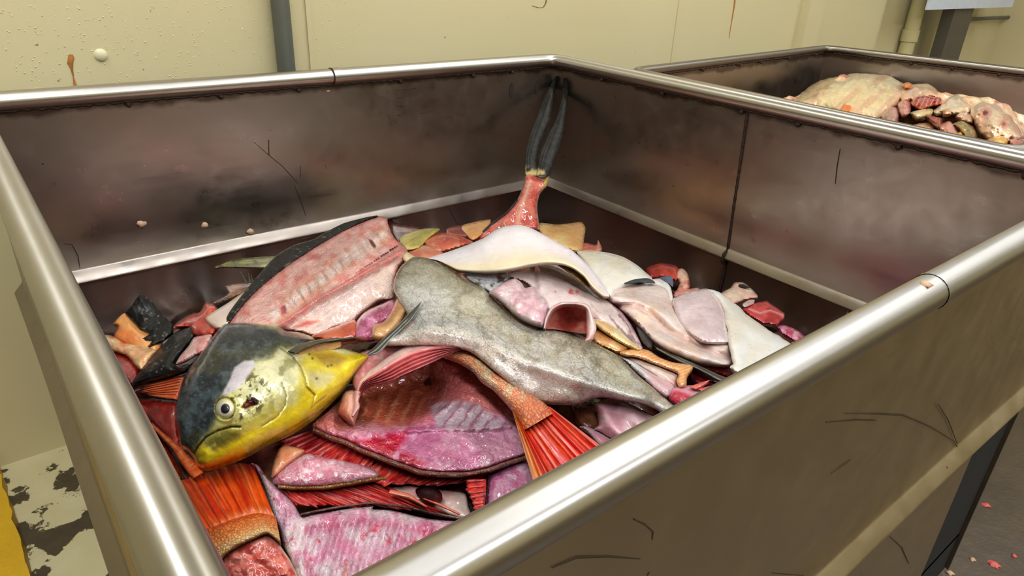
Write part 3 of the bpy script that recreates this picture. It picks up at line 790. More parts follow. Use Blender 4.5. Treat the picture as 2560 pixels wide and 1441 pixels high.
# ------------------------------------------------------------------ 1. dolphinfish carcass (head, frame, fins)
def seg_bumps(g, line, n, w, a):
    d, s = poly_dist(g.x, g.y, line); return a * np.exp(-(d / w) ** 2) * (0.5 + 0.5 * np.cos(2 * np.pi * s * n))
carc = thing('fish_carcass', 760, 900, .43, 'filleted fish carcass with a yellow and dark blue head and pink backbone', 'fish')
ZF = TPS([(560, 810, .50), (640, 800, .515), (700, 700, .50), (800, 620, .50), (900, 570, .505), (960, 545, .51), (1010, 640, .51), (990, 740, .50), (900, 800, .495), (760, 830, .505), (800, 720, .52), (900, 660, .525)])
SPN = C(1, [(1440, 880), (1560, 800), (1700, 700), (1900, 590), (2100, 470), (2250, 385), (2385, 310)]); VTB = C(1, [(1420, 800), (1600, 650), (1750, 540), (1900, 420), (2050, 320), (2220, 200)])
def frame_col(g):
    dS, sS = poly_dist(g.x, g.y, SPN); dV, sV = poly_dist(g.x, g.y, VTB)
    below = np.cross(np.array([.83, -.56]), np.stack([g.x - 700, g.y - 812], 1)) > 0
    c = mixc(np.tile([244., 174, 164], (len(g.x), 1)), [226, 128, 120], ss(.45, .75, g.f))
    c = mixc(c, [248, 222, 204], np.exp(-(dV / 20) ** 2) * (0.75 + 0.25 * np.cos(sV * 2 * np.pi * 12 + 4 * (g.n - .5))))
    c = mixc(c, [214, 104, 76], np.exp(-((dV - 16) / 9) ** 2) * 0.45 * ss(.4, .6, g.n))
    c = mixc(c, [238, 208, 190], ss(4, 26, dS) * below * .85)
    c = mixc(c, [206, 84, 80], np.exp(-(dS / 4) ** 2) * .7)
    c = mixc(c, [200, 60, 58], in_poly(g.x, g.y, C(1, [(1520, 900), (1640, 850), (1740, 850), (1640, 890)]), 5) * .8)
    c = mixc(c, [90, 24, 24], in_poly(g.x, g.y, C(1, [(2105, 235), (2130, 240), (2165, 290), (2150, 305), (2125, 280)]), 2))
    c = mixc(c, [150, 40, 60], in_poly(g.x, g.y, C(1, [(1440, 740), (1480, 730), (1490, 790), (1460, 800)]), 4) * .8)
    return mixc(c, [232, 120, 110], ss(14, 0, g.d) * .6)
def frame_disp(g):
    dS, sS = poly_dist(g.x, g.y, SPN); dV, sV = poly_dist(g.x, g.y, VTB)
    below = np.cross(np.array([.83, -.56]), np.stack([g.x - 700, g.y - 812], 1)) > 0
    rib = np.sin(sV * 2 * np.pi * 13 + 5 * (g.n - .5) + 2 * (g.f - .5))
    return 0.004 * np.exp(-(dS / 7) ** 2) + 0.0016 * np.exp(-(dV / 16) ** 2) * rib - 0.008 * ss(0, 22, dS) * below + 0.0004 * rib * ss(80, 20, dV)
sheet('backbone_frame', [(1020, 900), (1130, 760), (1280, 600), (1480, 440), (1700, 290), (1900, 175), (2080, 90), (2170, 62), (2240, 75), (2255, 130), (2300, 225), (2380, 290), (2400, 340), (2370, 400),
      (2330, 440), (2310, 520), (2310, 620), (2290, 690), (2180, 705), (2050, 800), (1990, 860), (1850, 905), (1720, 965), (1600, 935), (1480, 920), (1430, 920), (1240, 920), (1060, 920)], 1, z=ZF,
      bulge=.006, edge=14, thick=.02, s=3.5, col=frame_col, mat='raw', parent=carc, disp=frame_disp, amp=.002, ang=-.6, label='pink boneless side of the carcass with pale vertebrae')
def black_col(g): return mixc(mixc(np.tile([6., 7, 7], (len(g.x), 1)), [22, 24, 22], ss(.45, .7, g.f)), [180, 174, 150], ss(.70, .78, fbm(g.x, g.y, 6, 4)) * .5)
ribbon('dorsal_skin', [(985, 895), (1090, 740), (1200, 600), (1290, 490), (1380, 390), (1440, 335), (1560, 275), (1700, 232), (1780, 185), (1920, 115), (2080, 72), (2170, 56)],
       [(1050, 890), (1140, 765), (1285, 610), (1485, 450), (1705, 300), (1905, 183), (2085, 96), (2178, 66)], 1, z=ZF, lift=.001, bulge=.006, thick=.02, nu=150, nv=12, col=black_col, mat='black',
       parent=carc, rays=46, ray_amp=.0015, label='black dorsal skin edge')
for (x, y, x2, y2) in ((1195, 570, 1140, 475), (1215, 560, 1205, 490), (1235, 560, 1225, 500), (1255, 530, 1290, 520)):
    ribbon('fin_spine', [(x - 8, y), (x2 - 2, y2)], [(x + 10, y + 4), (x2 + 2, y2)], 1, z=ZF, lift=.004, nu=8, nv=4, thick=.002, bulge=.001, col=(70, 72, 60), mat='black', parent=carc)
HEAD = C(11, [(560, 102), (700, 95), (860, 105), (980, 115), (1060, 170), (1180, 185), (1290, 220), (1330, 252), (1240, 300), (1180, 345), (1300, 320), (1420, 300), (1480, 298), (1600, 330), (1700, 365),
              (1810, 390), (1800, 425), (1720, 510), (1560, 705), (1420, 850), (1300, 960), (1100, 1090), (900, 1180), (700, 1290), (560, 1345), (400, 1400), (330, 1410), (260, 1370), (225, 1300), (170, 1235),
              (110, 1190), (95, 1100), (70, 960), (70, 850), (90, 740), (140, 600), (220, 470), (330, 320), (420, 200), (500, 112)])
ZH = TPS([(440, 1000, .49), (450, 1100, .48), (500, 1160, .48), (560, 1140, .49), (700, 1090, .492), (800, 1010, .497), (920, 885, .503), (850, 870, .50), (780, 840, .51), (700, 810, .515), (570, 810, .51),
          (480, 900, .50), (600, 930, .545), (680, 960, .54), (560, 1020, .535), (750, 940, .53), (640, 870, .54), (540, 940, .53)])
MOUTH = C(11, [(228, 1290), (270, 1215), (340, 1130), (450, 1070), (570, 1035), (650, 1035)]); PREOP = C(11, [(1030, 645), (1065, 760), (1050, 850), (980, 945), (850, 1030)])
OPERC = C(11, [(1020, 330), (1120, 400), (1190, 490), (1235, 600), (1250, 680), (1320, 750)]); JAW = C(11, [(700, 1290), (900, 1170), (1150, 1030), (1400, 870)])
OPLOW = C(11, [(1320, 750), (1310, 800), (1290, 870), (1330, 830), (1420, 760)])
BELLY = C(11, [(1800, 425), (1560, 705), (1420, 850), (1300, 960), (1100, 1090), (900, 1180), (700, 1290), (400, 1400), (250, 1360)])
DARK = C(11, [(300, 0), (1330, 230), (1300, 290), (1120, 330), (1000, 330), (900, 420), (800, 440), (640, 560), (520, 720), (440, 800), (430, 960), (380, 1060), (250, 1240), (215, 1340), (0, 1400), (-100, 700)])
WPATCH = C(11, [(600, 500), (690, 440), (770, 440), (790, 470), (750, 540), (690, 620), (640, 690), (560, 735), (480, 755), (520, 680), (560, 600)])
WOUND = C(11, [(665, 860), (720, 795), (770, 780), (808, 805), (806, 835), (740, 850), (700, 870)])
def head_col(g):
    n = len(g.x); dB, _ = poly_dist(g.x, g.y, BELLY); dk = in_poly(g.x, g.y, DARK, 14 + 0)
    wob = (g.f - .5)
    c = mixc(np.tile([206., 198, 124], (n, 1)), [222, 214, 164], ss(.4, .62, g.n))
    c = mixc(c, [112, 112, 70], ss(.52, .7, fbm(g.x, g.y, 26, 77)) * .7)
    c = mixc(c, [250, 192, 24], ss(72, 30, dB + 40 * wob))
    c = mixc(c, [220, 200, 84], ss(120, 60, dB + 60 * wob) * .55)
    tail = ss(735, 775, g.x); c = mixc(c, [240, 200, 62], tail * .75); c = mixc(c, [128, 98, 22], tail * in_poly(g.x, g.y, C(11, [(1280, 370), (1500, 360), (1600, 420), (1540, 500), (1400, 480)]), 14) * .75)
    c = mixc(c, [198, 184, 148], in_poly(g.x, g.y, C(11, [(1230, 520), (1330, 540), (1480, 550), (1500, 600), (1420, 680), (1330, 700), (1260, 620)]), 12) * .8)
    c = mixc(c, [232, 224, 176], in_poly(g.x, g.y, C(11, [(1430, 320), (1500, 302), (1620, 345), (1700, 380), (1600, 385), (1480, 350)]), 5) * .85)
    lj = in_poly(g.x, g.y, C(11, [(250, 1330), (280, 1220), (360, 1140), (480, 1080), (620, 1060), (700, 1090), (600, 1170), (420, 1260)]), 14); c = mixc(c, [82, 76, 32], lj * .8 * ss(.3, .6, fbm(g.x, g.y, 22, 9)))
    dcol = mixc(mixc(np.tile([38., 48, 50], (n, 1)), [74, 88, 92], ss(.42, .68, g.f)), [58, 60, 30], ss(.5, .66, g.n) * .6 + 0)
    dcol = mixc(dcol, [112, 124, 134], ss(.6, .75, fbm(g.x, g.y, 5, 5)) * .55)
    c = mixc(c, dcol, dk)
    c = mixc(c, [56, 50, 20], ss(.56, .62, fbm(g.x, g.y, 8, 41)) * in_poly(g.x, g.y, C(11, [(440, 760), (720, 560), (860, 560), (880, 700), (860, 880), (700, 980), (620, 1000), (560, 960)]), 16) * .85)
    c = mixc(c, [214, 200, 208], in_poly(g.x, g.y, WPATCH, 4))
    c = mixc(c, [130, 44, 36], in_poly(g.x, g.y, WOUND, 3)); c = mixc(c, [60, 14, 14], in_poly(g.x, g.y, C(11, [(740, 800), (800, 800), (800, 830), (750, 840)]), 3))
    for ln, w, k in ((MOUTH, 2.2, .9), (PREOP, 1.6, .55), (OPERC, 2.2, .6), (OPLOW, 1.6, .45), (JAW, 1.6, .4)):
        d, _ = poly_dist(g.x, g.y, ln); c = mixc(c, [44, 40, 20], np.exp(-(d / w) ** 2) * k)
    for (a, b2) in ((1272, 382), (1300, 420), (1470, 480), (1338, 602), (1440, 490), (910, 715)):
        p = C(11, [(a, b2)])[0]; c = mixc(c, [50, 46, 16], np.exp(-(((g.x - p[0]) ** 2 + (g.y - p[1]) ** 2) / 9)))
    c = mixc(c, [214, 110, 40], ss(14, 2, dB) * ss(660, 560, g.x) * .6)
    return c
def head_disp(g):
    z = 0
    for ln, w, a in ((MOUTH, 2.5, -.003), (PREOP, 2.5, -.0012), (OPERC, 3, -.002), (JAW, 2.5, -.0012), (OPLOW, 2.5, -.0008)):
        d, _ = poly_dist(g.x, g.y, ln); z = z + a * np.exp(-(d / w) ** 2)
    z = z - .007 * in_poly(g.x, g.y, WOUND, 3)
    p = C(11, [(515, 870)])[0]; r = np.hypot((g.x - p[0]), (g.y - p[1]) * .9); z = z + .0012 * np.exp(-((r - 29) / 4) ** 2) - .003 * ss(27, 22, r)
    return z
sheet('head', HEAD * 1.0, 0, z=ZH, bulge=.020, edge=36, thick=.02, s=2.6, col=head_col, mat='head', parent=carc, disp=head_disp, amp=.0012, label='dark blue and yellow fish head with a round eye')
th = np.linspace(0, 2 * np.pi, 28, endpoint=False); ec = C(11, [(515, 870)])[0]
def ell(cx, cy, a, b2, rot):
    return np.stack([cx + a * np.cos(th) * math.cos(rot) - b2 * np.sin(th) * math.sin(rot), cy + a * np.cos(th) * math.sin(rot) + b2 * np.sin(th) * math.cos(rot)], 1)
def eye_col(g):
    r = np.hypot(g.x - ec[0], g.y - ec[1]); c = mixc(np.tile([226., 218, 190], (len(g.x), 1)), [176, 162, 104], ss(14, 25, r)); return mixc(c, [240, 214, 170], ss(.5, .7, g.f) * .4)
ey = sheet('eye', ell(ec[0], ec[1], 25, 27, 0), 0, z=ZH, lift=.0185, bulge=.004, edge=26, thick=.012, s=2.5, col=eye_col, mat='eye', parent=carc, amp=0, label='pale round eye')
sheet('pupil', ell(ec[0], ec[1] + .6, 11.5, 13, .3), 0, z=ZH, lift=.0222, bulge=.0015, edge=11, thick=.002, s=2.2, col=(26, 30, 40), mat='eye', parent=ey, amp=0)
ribbon('pectoral_fin', [(1500, 1075), (1600, 1020), (1720, 990), (1900, 968), (2060, 966), (2180, 978)], [(1560, 1090), (1650, 1050), (1760, 1015), (1920, 990), (2060, 980), (2180, 984)], 1, z=ZH, lift=.02,
       nu=60, nv=8, bulge=.003, thick=.003, col=(74, 72, 56), mat='rays', parent=carc, label='long dark pectoral fin')
ribbon('fin_membrane', [(1560, 1085), (1680, 1040), (1800, 1010), (1900, 996)], [(1590, 1110), (1700, 1090), (1820, 1070), (1900, 1040)], 1, z=ZH, lift=.015, nu=30, nv=8, thick=.003, bulge=.001, col=(170, 128, 76), mat='rays', parent=carc)

# ------------------------------------------------------------------ 2. grey scaly skin with its fin
gs = thing('fish_skin_side', 1300, 880, .44, 'large grey fine-scaled fish skin with a pale belly lying across the heap', 'fish skin')
ZG = TPS([(990, 690, .525), (1050, 650, .53), (1120, 670, .53), (1010, 760, .535), (970, 850, .53), (1060, 830, .545), (1180, 740, .535), (1150, 840, .55), (1300, 800, .53), (1250, 880, .555), (1350, 920, .55),
          (1450, 850, .525), (1550, 900, .525), (1450, 950, .545), (1350, 990, .528), (1500, 980, .53), (1600, 1000, .522), (1650, 970, .52), (1712, 1045, .51), (1640, 1030, .505)])
RIDGE = C(2, [(60, 975), (200, 930), (330, 905), (560, 925), (760, 985), (900, 1060), (1050, 1130), (1250, 1200), (1500, 1290), (1800, 1400), (2100, 1520)])
def grey_col(g):
    d, s = poly_dist(g.x, g.y, RIDGE); ry = np.interp(g.x, RIDGE[:, 0], RIDGE[:, 1]); ab = ry - g.y
    n = len(g.x); c = mixc(np.tile([182., 174, 154], (n, 1)), [206, 200, 184], ss(.4, .65, g.n)); c = mixc(c, [206, 208, 208], ss(1180, 1060, g.x) * .6)
    c = mixc(c, [122, 114, 90], ss(60, 150, ab) * .6); c = mixc(c, [104, 98, 76], ss(14, 0, g.d) * (ab > 30) * .8)
    c = mixc(c, [214, 208, 200], ss(40, 5, np.abs(ab)) * .6)  # highlight along the ridge, put into the colour
    c = mixc(c, [204, 200, 192], in_poly(g.x, g.y, C(2, [(90, 560), (240, 560), (420, 640), (520, 720), (420, 780), (200, 760), (110, 680)]), 25) * .8)  # silvery sheen on the shoulder, painted as a paler patch
    c = mixc(c, [232, 206, 190], ss(8, -22, ab + 14 * (g.f - .5))); c = mixc(c, [104, 98, 84], ss(.62, .7, fbm(g.x, g.y, 30, 33)) * (ab > 0) * .4)
    return c
def grey_disp(g):
    ry = np.interp(g.x, RIDGE[:, 0], RIDGE[:, 1]); d = g.y - ry
    return .010 * np.exp(-(d / 26) ** 2) - .012 * np.exp(-(((g.x - 1000) / 40) ** 2 + ((g.y - 800) / 40) ** 2))
GREY = np.concatenate([C(2, [(240, 365), (330, 378), (420, 420), (520, 480), (600, 540), (700, 580), (760, 600), (800, 650), (870, 720), (950, 790), (1060, 850), (1180, 890), (1300, 912), (1450, 945), (1560, 1000),
        (1650, 1050), (1760, 1110), (1830, 1180), (1920, 1270), (2020, 1350), (2110, 1430), (2190, 1500), (2258, 1576)]),
        np.array([(1685, 1052), (1640, 1022), (1600, 1006), (1560, 1000), (1500, 992), (1440, 1010), (1380, 1010), (1330, 1000)]), C(2, [(1000, 1370), (840, 1230), (700, 1110), (600, 1060), (350, 1030), (150, 1030), (10, 1030), (-10, 1000), (60, 930), (140, 860),
        (165, 800), (130, 740), (100, 670), (72, 610), (75, 550), (95, 490), (130, 435), (190, 385)])])
sheet('skin', GREY, 0, z=ZG, bulge=.008, edge=34, thick=.007, s=4, col=grey_col, mat='grey', parent=gs, disp=grey_disp, amp=.0025, nsc=110, ang=.5, edgecol=(214, 180, 170))
def dkray(g): return mixc(mixc(np.tile([46., 50, 46], (len(g.x), 1)), [150, 156, 150], ss(.5, .62, fbm(g.u * 40, g.v * 400, 30, 6))), [22, 24, 24], ss(.25, 0, g.v) * .6)
ribbon('fin', [(285, 698), (200, 780), (90, 890), (0, 970), (-80, 1050), (-130, 1095)], [(278, 712), (215, 830), (130, 920), (50, 1000), (-40, 1090), (-115, 1110)], 2, z=ZG, lift=.013, nu=60, nv=10, bulge=.003, thick=.003, col=dkray, mat='rays', parent=gs, label='narrow dark pointed fin')

# ------------------------------------------------------------------ 3. white skins
def white_col(a=(242, 232, 234), b=(234, 210, 172), ax=1):
    def f(g):
        c = np.tile(np.array(a, float), (len(g.x), 1)); c = mixc(c, [238, 206, 204], ss(.5, .7, g.n) * .35)
        return mixc(c, b, ss(.35, .85, g.v if hasattr(g, 'v') else ss(0, 60, g.d)))
    return f
arch = thing('white_skin_strip', 1250, 660, .45, 'thick arched white skin strip draped over the pink fillet', 'fish skin')
ZA = TPS([(1070, 640, .50), (1150, 615, .515), (1200, 590, .535), (1290, 565, .55), (1360, 590, .55), (1430, 630, .545), (1490, 700, .525), (1520, 740, .51), (1110, 670, .52), (1200, 685, .535), (1300, 662, .55), (1380, 660, .555), (1440, 690, .545)])
ribbon('strip', [(320, 378), (480, 330), (620, 280), (740, 230), (820, 175), (900, 140), (1000, 128), (1090, 145), (1180, 190), (1290, 250), (1400, 310), (1480, 380), (1560, 460), (1640, 560), (1692, 650)],
       [(400, 392), (470, 432), (550, 474), (640, 484), (760, 488), (880, 480), (1000, 458), (1120, 432), (1230, 420), (1330, 427), (1420, 460), (1500, 520), (1560, 600), (1640, 668), (1688, 672)], 2, z=ZA,
       nu=120, nv=40, bulge=.012, thick=.010, col=white_col(), mat='skin', parent=arch, amp=.0012, prof='flat', edgecol=(226, 196, 150),
       disp=lambda g: .004 * np.sin(g.v * 3.1 + g.u * 6) * .5)
sheet('underside', [(1290, 420), (1400, 448), (1490, 510), (1545, 590), (1500, 575), (1430, 520), (1350, 460)], 2, z=ZA, lift=-.004, bulge=-.002, thick=.004, s=3, col=((150, 116, 72), (196, 164, 112)), mat='rays', parent=arch, ang=.9, label='brown ribbed underside')
sheet('curl', [(108, 288), (150, 284), (175, 330), (235, 368), (250, 385), (160, 402), (125, 350)], 2, z=ZA, lift=.02, bulge=.006, s=4, thick=.006, col=(236, 208, 170), mat='skin', parent=arch)
sheet('white_skin_flap', [(1450, 330), (1490, 322), (1560, 320), (1700, 340), (1800, 370), (1900, 430), (1970, 490), (2015, 530), (1960, 560), (1850, 580), (1760, 620), (1690, 680), (1600, 560), (1500, 420)], 2, lift=.05, bulge=.02, edge=60, thick=.010, s=6,
      col=((240, 232, 214), (232, 214, 180)), mat='skin', label='cream white skin flap behind the arched strip', cat='fish skin')

# ------------------------------------------------------------------ 4. fillets in the middle
def streaky(base, dark, dirn, thr=(.5, .68)):
    def f(g):
        ca, sa = math.cos(dirn), math.sin(dirn); p = g.x * ca + g.y * sa; q = -g.x * sa + g.y * ca
        c = mixc(np.tile(np.array(base, float), (len(g.x), 1)), np.array(base) * .9, ss(.4, .6, g.n)); return mixc(c, dark, ss(thr[0], thr[1], fbm(p * .12, q, 7, 3)) * in_fl(g))
    def in_fl(g): return ss(1430, 1540, g.x)
    return f
ML = C(2, [(1130, 430), (1140, 520), (1150, 600)])
def mf_col(g):
    c = streaky((232, 202, 196), (118, 96, 100), .85)(g); d, _ = poly_dist(g.x, g.y, ML); c = mixc(c, [206, 178, 178], np.exp(-(d / 4) ** 2))
    c = mixc(c, [198, 80, 84], ss(.6, .68, fbm(g.x, g.y, 16, 71)) * in_poly(g.x, g.y, C(2, [(1250, 580), (1450, 580), (1500, 680), (1300, 690)]), 8) * .8)
    return mixc(c, [214, 150, 160], ss(12, 0, g.d) * .5)
sheet('membrane_fillet', [(900, 500), (960, 455), (1130, 425), (1240, 415), (1330, 430), (1420, 490), (1500, 560), (1570, 620), (1650, 680), (1720, 730), (1790, 790), (1850, 870), (1900, 960), (1945, 1065), (1880, 1050), (1790, 965), (1700, 905), (1620, 870),
      (1560, 830), (1500, 760), (1400, 740), (1300, 760), (1220, 760), (1150, 640), (1050, 560), (950, 530)], 2, lift=.048, bulge=.014, edge=40, thick=.012, s=4, col=mf_col, mat='smooth', amp=.004,
      disp=lambda g: -.004 * np.exp(-(poly_dist(g.x, g.y, ML)[0] / 6) ** 2), label='pink fillet with dark membrane streaks under the arched white strip', cat='fillet')
def wet_pink(a, b, c3=None, sc=22):
    def f(g):
        c = mixc(np.tile(np.array(a, float), (len(g.x), 1)), b, ss(.38, .62, fbm(g.x, g.y, sc, g.sd)))
        return c if c3 is None else mixc(c, c3, ss(.62, .72, fbm(g.x, g.y, sc * .7, g.sd + 5)))
    return f
sheet('pink_trimming', [(790, 630), (850, 590), (900, 560), (980, 530), (1030, 560), (1060, 600), (1130, 590), (1190, 650), (1240, 720), (1230, 790), (1215, 850), (1190, 895), (1090, 862), (990, 800), (900, 720), (840, 670)], 2, lift=.062, bulge=.016, edge=30, thick=.015, s=4,
      col=wet_pink((238, 200, 204), (224, 168, 176), (246, 226, 216)), mat='flesh', amp=.006, nsc=35, label='wet pale pink trimming beside the grey skin', cat='trimming')
cl = thing('curled_meat', 1410, 830, .45, 'curled pink meat roll with a dark red hollow on the grey skin', 'trimming')
ZC = TPS([(1360, 815, .545), (1380, 765, .56), (1450, 760, .56), (1480, 780, .56), (1490, 830, .55), (1460, 850, .55), (1420, 800, .535), (1400, 820, .535)])
sheet('hollow', [(1200, 900), (1215, 830), (1260, 755), (1340, 722), (1450, 724), (1520, 745), (1545, 830), (1530, 930), (1480, 940), (1300, 914)], 2, z=ZC, bulge=-.012, edge=40, thick=.006, s=3.5, col=wet_pink((176, 78, 66), (212, 128, 116)), mat='flesh', parent=cl, amp=.003)
ribbon('rim_flesh', [(1195, 900), (1210, 830), (1250, 750), (1330, 708), (1450, 708), (1535, 730), (1575, 830), (1595, 910), (1560, 990), (1500, 1004)], [(1215, 905), (1232, 840), (1270, 775), (1340, 735), (1440, 735), (1510, 760), (1520, 830), (1520, 900), (1520, 960), (1505, 1000)], 2,
       z=ZC, lift=.004, nu=80, nv=12, bulge=.008, thick=.012, col=wet_pink((238, 190, 186), (226, 160, 160)), mat='smooth', parent=cl)
FOLD = C(3, [(250, 620), (380, 610), (480, 650), (560, 720), (640, 800), (740, 860), (900, 930), (1090, 1010)])
def fil_col(g):
    c = mixc(np.tile([236., 208, 194], (len(g.x), 1)), [226, 184, 172], ss(.35, .65, fbm(g.x * .5 + g.y * .5, g.y - g.x * .6, 26, 4)))
    c = mixc(c, [238, 204, 166], ss(.5, .7, g.n) * .6); d, _ = poly_dist(g.x, g.y, FOLD); return mixc(c, [206, 146, 140], np.exp(-(d / 5) ** 2) * .7)
sheet('twisted_fillet', [(180, 545), (230, 490), (320, 452), (450, 445), (560, 450), (630, 490), (660, 560), (685, 640), (725, 700), (790, 775), (860, 840), (930, 880), (1090, 895), (1105, 960), (1112, 1045), (1060, 1072), (960, 1062), (860, 1052), (740, 1012), (620, 962),
      (520, 882), (440, 792), (370, 722), (300, 662), (250, 622), (200, 585)], 3, lift=.045, bulge=.018, edge=45, thick=.014, s=4.5, col=fil_col, mat='smooth', amp=.003,
      disp=lambda g: -.009 * np.exp(-(poly_dist(g.x, g.y, FOLD)[0] / 8) ** 2) + .004 * np.sin((g.x * .4 - g.y) * .09), label='pale pink twisted fillet in the middle right of the heap', cat='fillet')
ff = thing('skin_on_fillet', 1830, 850, .43, 'pale fillet with a broad smooth white skin flap near the front rim', 'fillet')
ZS = lambda x, y: PILE(x, y) + .05
sheet('meat', [(668, 565), (740, 520), (850, 493), (930, 488), (985, 520), (1040, 600), (1070, 700), (1080, 800), (1095, 895), (1000, 905), (880, 885), (780, 815), (710, 725), (680, 645)], 3, z=ZS, lift=.006, bulge=.014, edge=40, thick=.014, s=4.5,
      col=wet_pink((234, 202, 204), (226, 186, 184)), mat='smooth', parent=ff, ang=1.2)
sheet('white_skin', [(930, 492), (1010, 508), (1090, 568), (1160, 618), (1230, 688), (1330, 758), (1440, 828), (1550, 898), (1660, 968), (1720, 1020), (1500, 1130), (1300, 1230), (1200, 1230), (1140, 1130), (1095, 1075), (1118, 1050), (1105, 980), (1082, 900), (1078, 800), (1058, 740), (1052, 660),
      (1012, 590), (970, 530)], 3, z=ZS, lift=.012, bulge=.010, edge=26, thick=.010, s=5, col=((244, 240, 230), (240, 228, 204)), mat='skin', parent=ff, amp=.002, jag=2.0, label='smooth white skin flap')
sheet('dark_skin_edge', [(300, 448), (340, 428), (390, 414), (480, 408), (535, 440), (450, 436), (380, 440)], 3, lift=.066, bulge=.004, s=3, thick=.005, col=(60, 66, 72), mat='black', label='glossy dark skin sliver above the twisted fillet', cat='fish skin')
bl = thing('blue_skin_piece', 1660, 720, .42, 'white flap with slate blue skin beside the red scraps', 'fish skin')
sheet('white_side', [(505, 420), (580, 410), (640, 450), (665, 540), (670, 620), (640, 560), (600, 490), (540, 450)], 3, lift=.05, bulge=.006, s=4, thick=.008, col=(240, 232, 222), mat='skin', parent=bl)
sheet('blue_side', [(570, 402), (660, 393), (668, 470), (640, 450)], 3, lift=.054, bulge=.004, s=3, thick=.006, col=(92, 96, 112), mat='black', parent=bl)
sheet('silver_mottled_skin', [(590, 495), (680, 480), (800, 480), (920, 470), (950, 520), (880, 575), (810, 630), (760, 608), (690, 575)], 2, lift=.052, bulge=.006, s=3.5, thick=.008,
      col=lambda g: mixc(np.tile([176., 178, 184], (len(g.x), 1)), [52, 48, 38], ss(.48, .58, g.f)), mat='grey', label='silver and black mottled skin showing under the arched strip', cat='fish skin')
sheet('tan_belly_strip', [(1575, 835), (1660, 850), (1760, 915), (1850, 995), (1935, 1062), (1905, 1074), (1800, 1024), (1700, 965), (1600, 890)], 2, lift=.058, bulge=.006, s=4, thick=.008, col=((228, 196, 148), (206, 166, 120)), mat='smooth', label='narrow cream belly strip under the streaked fillet', cat='trimming')
sheet('tan_trimming', [(1560, 930), (1620, 920), (1740, 960), (1850, 1020), (1875, 1050), (1770, 1092), (1690, 1066), (1570, 1010)], 2, lift=.045, bulge=.010, s=4, thick=.01, col=((214, 166, 112), (188, 132, 84)), mat='flesh', label='tan trimming between the grey skin and the salmon strip', cat='trimming')
sheet('dark_skin_scrap', [(395, 775), (450, 810), (520, 875), (505, 945), (450, 900), (420, 850)], 3, lift=.043, bulge=.004, s=4, thick=.008, col=(58, 54, 52), mat='black', label='dark grey skin scrap tucked under the twisted fillet', cat='fish skin')
sal = thing('salmon_strip', 1640, 930, .44, 'orange salmon strip with pale fat lines beside the grey skin tip', 'trimming')
ZSal = lambda x, y: PILE(x, y) + .046
def sal_col(g): return mixc(np.tile([232., 140, 84], (len(g.x), 1)), [244, 196, 156], ss(.35, .8, .5 + .5 * np.sin((g.x * .35 + g.y) * .8)) * .7)
sheet('orange_top', [(270, 962), (380, 938), (480, 948), (560, 998), (660, 1038), (805, 1060), (815, 1092), (775, 1152), (768, 1215), (722, 1228), (695, 1180), (704, 1122), (560, 1062), (400, 1002), (300, 988)], 3, z=ZSal, lift=.008, bulge=.006, s=3.5, thick=.008, col=sal_col, mat='smooth', parent=sal)
sheet('pale_side', [(290, 990), (400, 1005), (560, 1066), (704, 1126), (692, 1185), (700, 1228), (640, 1200), (540, 1140), (420, 1060)], 3, z=ZSal, bulge=.003, s=4, thick=.01, col=((226, 188, 176), (200, 150, 142)), mat='smooth', parent=sal)
sheet('silver_pink_piece', [(245, 990), (330, 1008), (440, 1078), (520, 1128), (620, 1178), (685, 1222), (645, 1295), (600, 1295), (510, 1225), (420, 1140), (330, 1055)], 3, lift=.046, bulge=.008, s=4, thick=.012,
      col=lambda g: mixc(np.tile([218., 168, 172], (len(g.x), 1)), [196, 196, 192], ss(1640, 1590, g.x)), mat='flesh', label='silvery pink belly piece beside the grey skin', cat='trimming')
ribbon('tail_streak', [(525, 915), (700, 988), (850, 1056), (1000, 1128), (1100, 1165), (1200, 1208)], [(560, 955), (700, 1032), (850, 1096), (1000, 1172), (1080, 1205), (1165, 1232)], 3, lift=.047, nu=50, nv=10, bulge=.004, thick=.005, col=lambda g: mixc(np.tile([52., 50, 42], (len(g.x), 1)), [118, 112, 96], ss(.45, .6, fbm(g.v * 200, g.u * 60, 30, 5))),
       mat='rays', label='dark narrow tail lobe pointing at the front rim', cat='fish tail')
sheet('dark_red_meat', [(850, 1052), (960, 1040), (1060, 1072), (1115, 1095), (1150, 1165), (1000, 1125), (900, 1085)], 3, lift=.036, bulge=.006, s=5, thick=.01, col=((112, 24, 32), (84, 16, 24)), mat='flesh', label='dark red meat under the pale twisted fillet', cat='meat')
sheet('dark_red_meat', [(790, 1080), (900, 1100), (1050, 1172), (1100, 1230), (950, 1215), (830, 1190)], 3, lift=.03, bulge=.006, s=5, thick=.01, col=((92, 20, 26), (60, 14, 18)), mat='flesh', label='dark red meat below the dark tail lobe', cat='meat')
cr = thing('crimson_meat', 1740, 1000, .44, 'crimson and pink meat piece against the front rim', 'meat')
sheet('flesh', [(680, 1225), (820, 1212), (960, 1248), (1100, 1280), (1020, 1350), (900, 1430), (800, 1440), (740, 1400), (640, 1320), (636, 1280)], 3, lift=.045, bulge=.012, edge=30, s=4, thick=.012,
      col=lambda g: mixc(np.tile([232., 156, 166], (len(g.x), 1)), [176, 34, 66], in_poly(g.x, g.y, C(3, [(620, 1270), (700, 1255), (800, 1290), (880, 1340), (930, 1380), (800, 1460), (700, 1420)]), 6)), mat='flesh', parent=cr)
for A, B in (([(790, 1222), (880, 1190), (945, 1172)], [(850, 1245), (920, 1205), (946, 1174)]), ([(850, 1240), (960, 1215), (1064, 1212)], [(900, 1262), (1000, 1240), (1066, 1216)])):
    ribbon('fin_spine', A, B, 3, lift=.058, nu=16, nv=6, bulge=.003, thick=.003, col=(232, 108, 100), mat='rays', parent=cr)
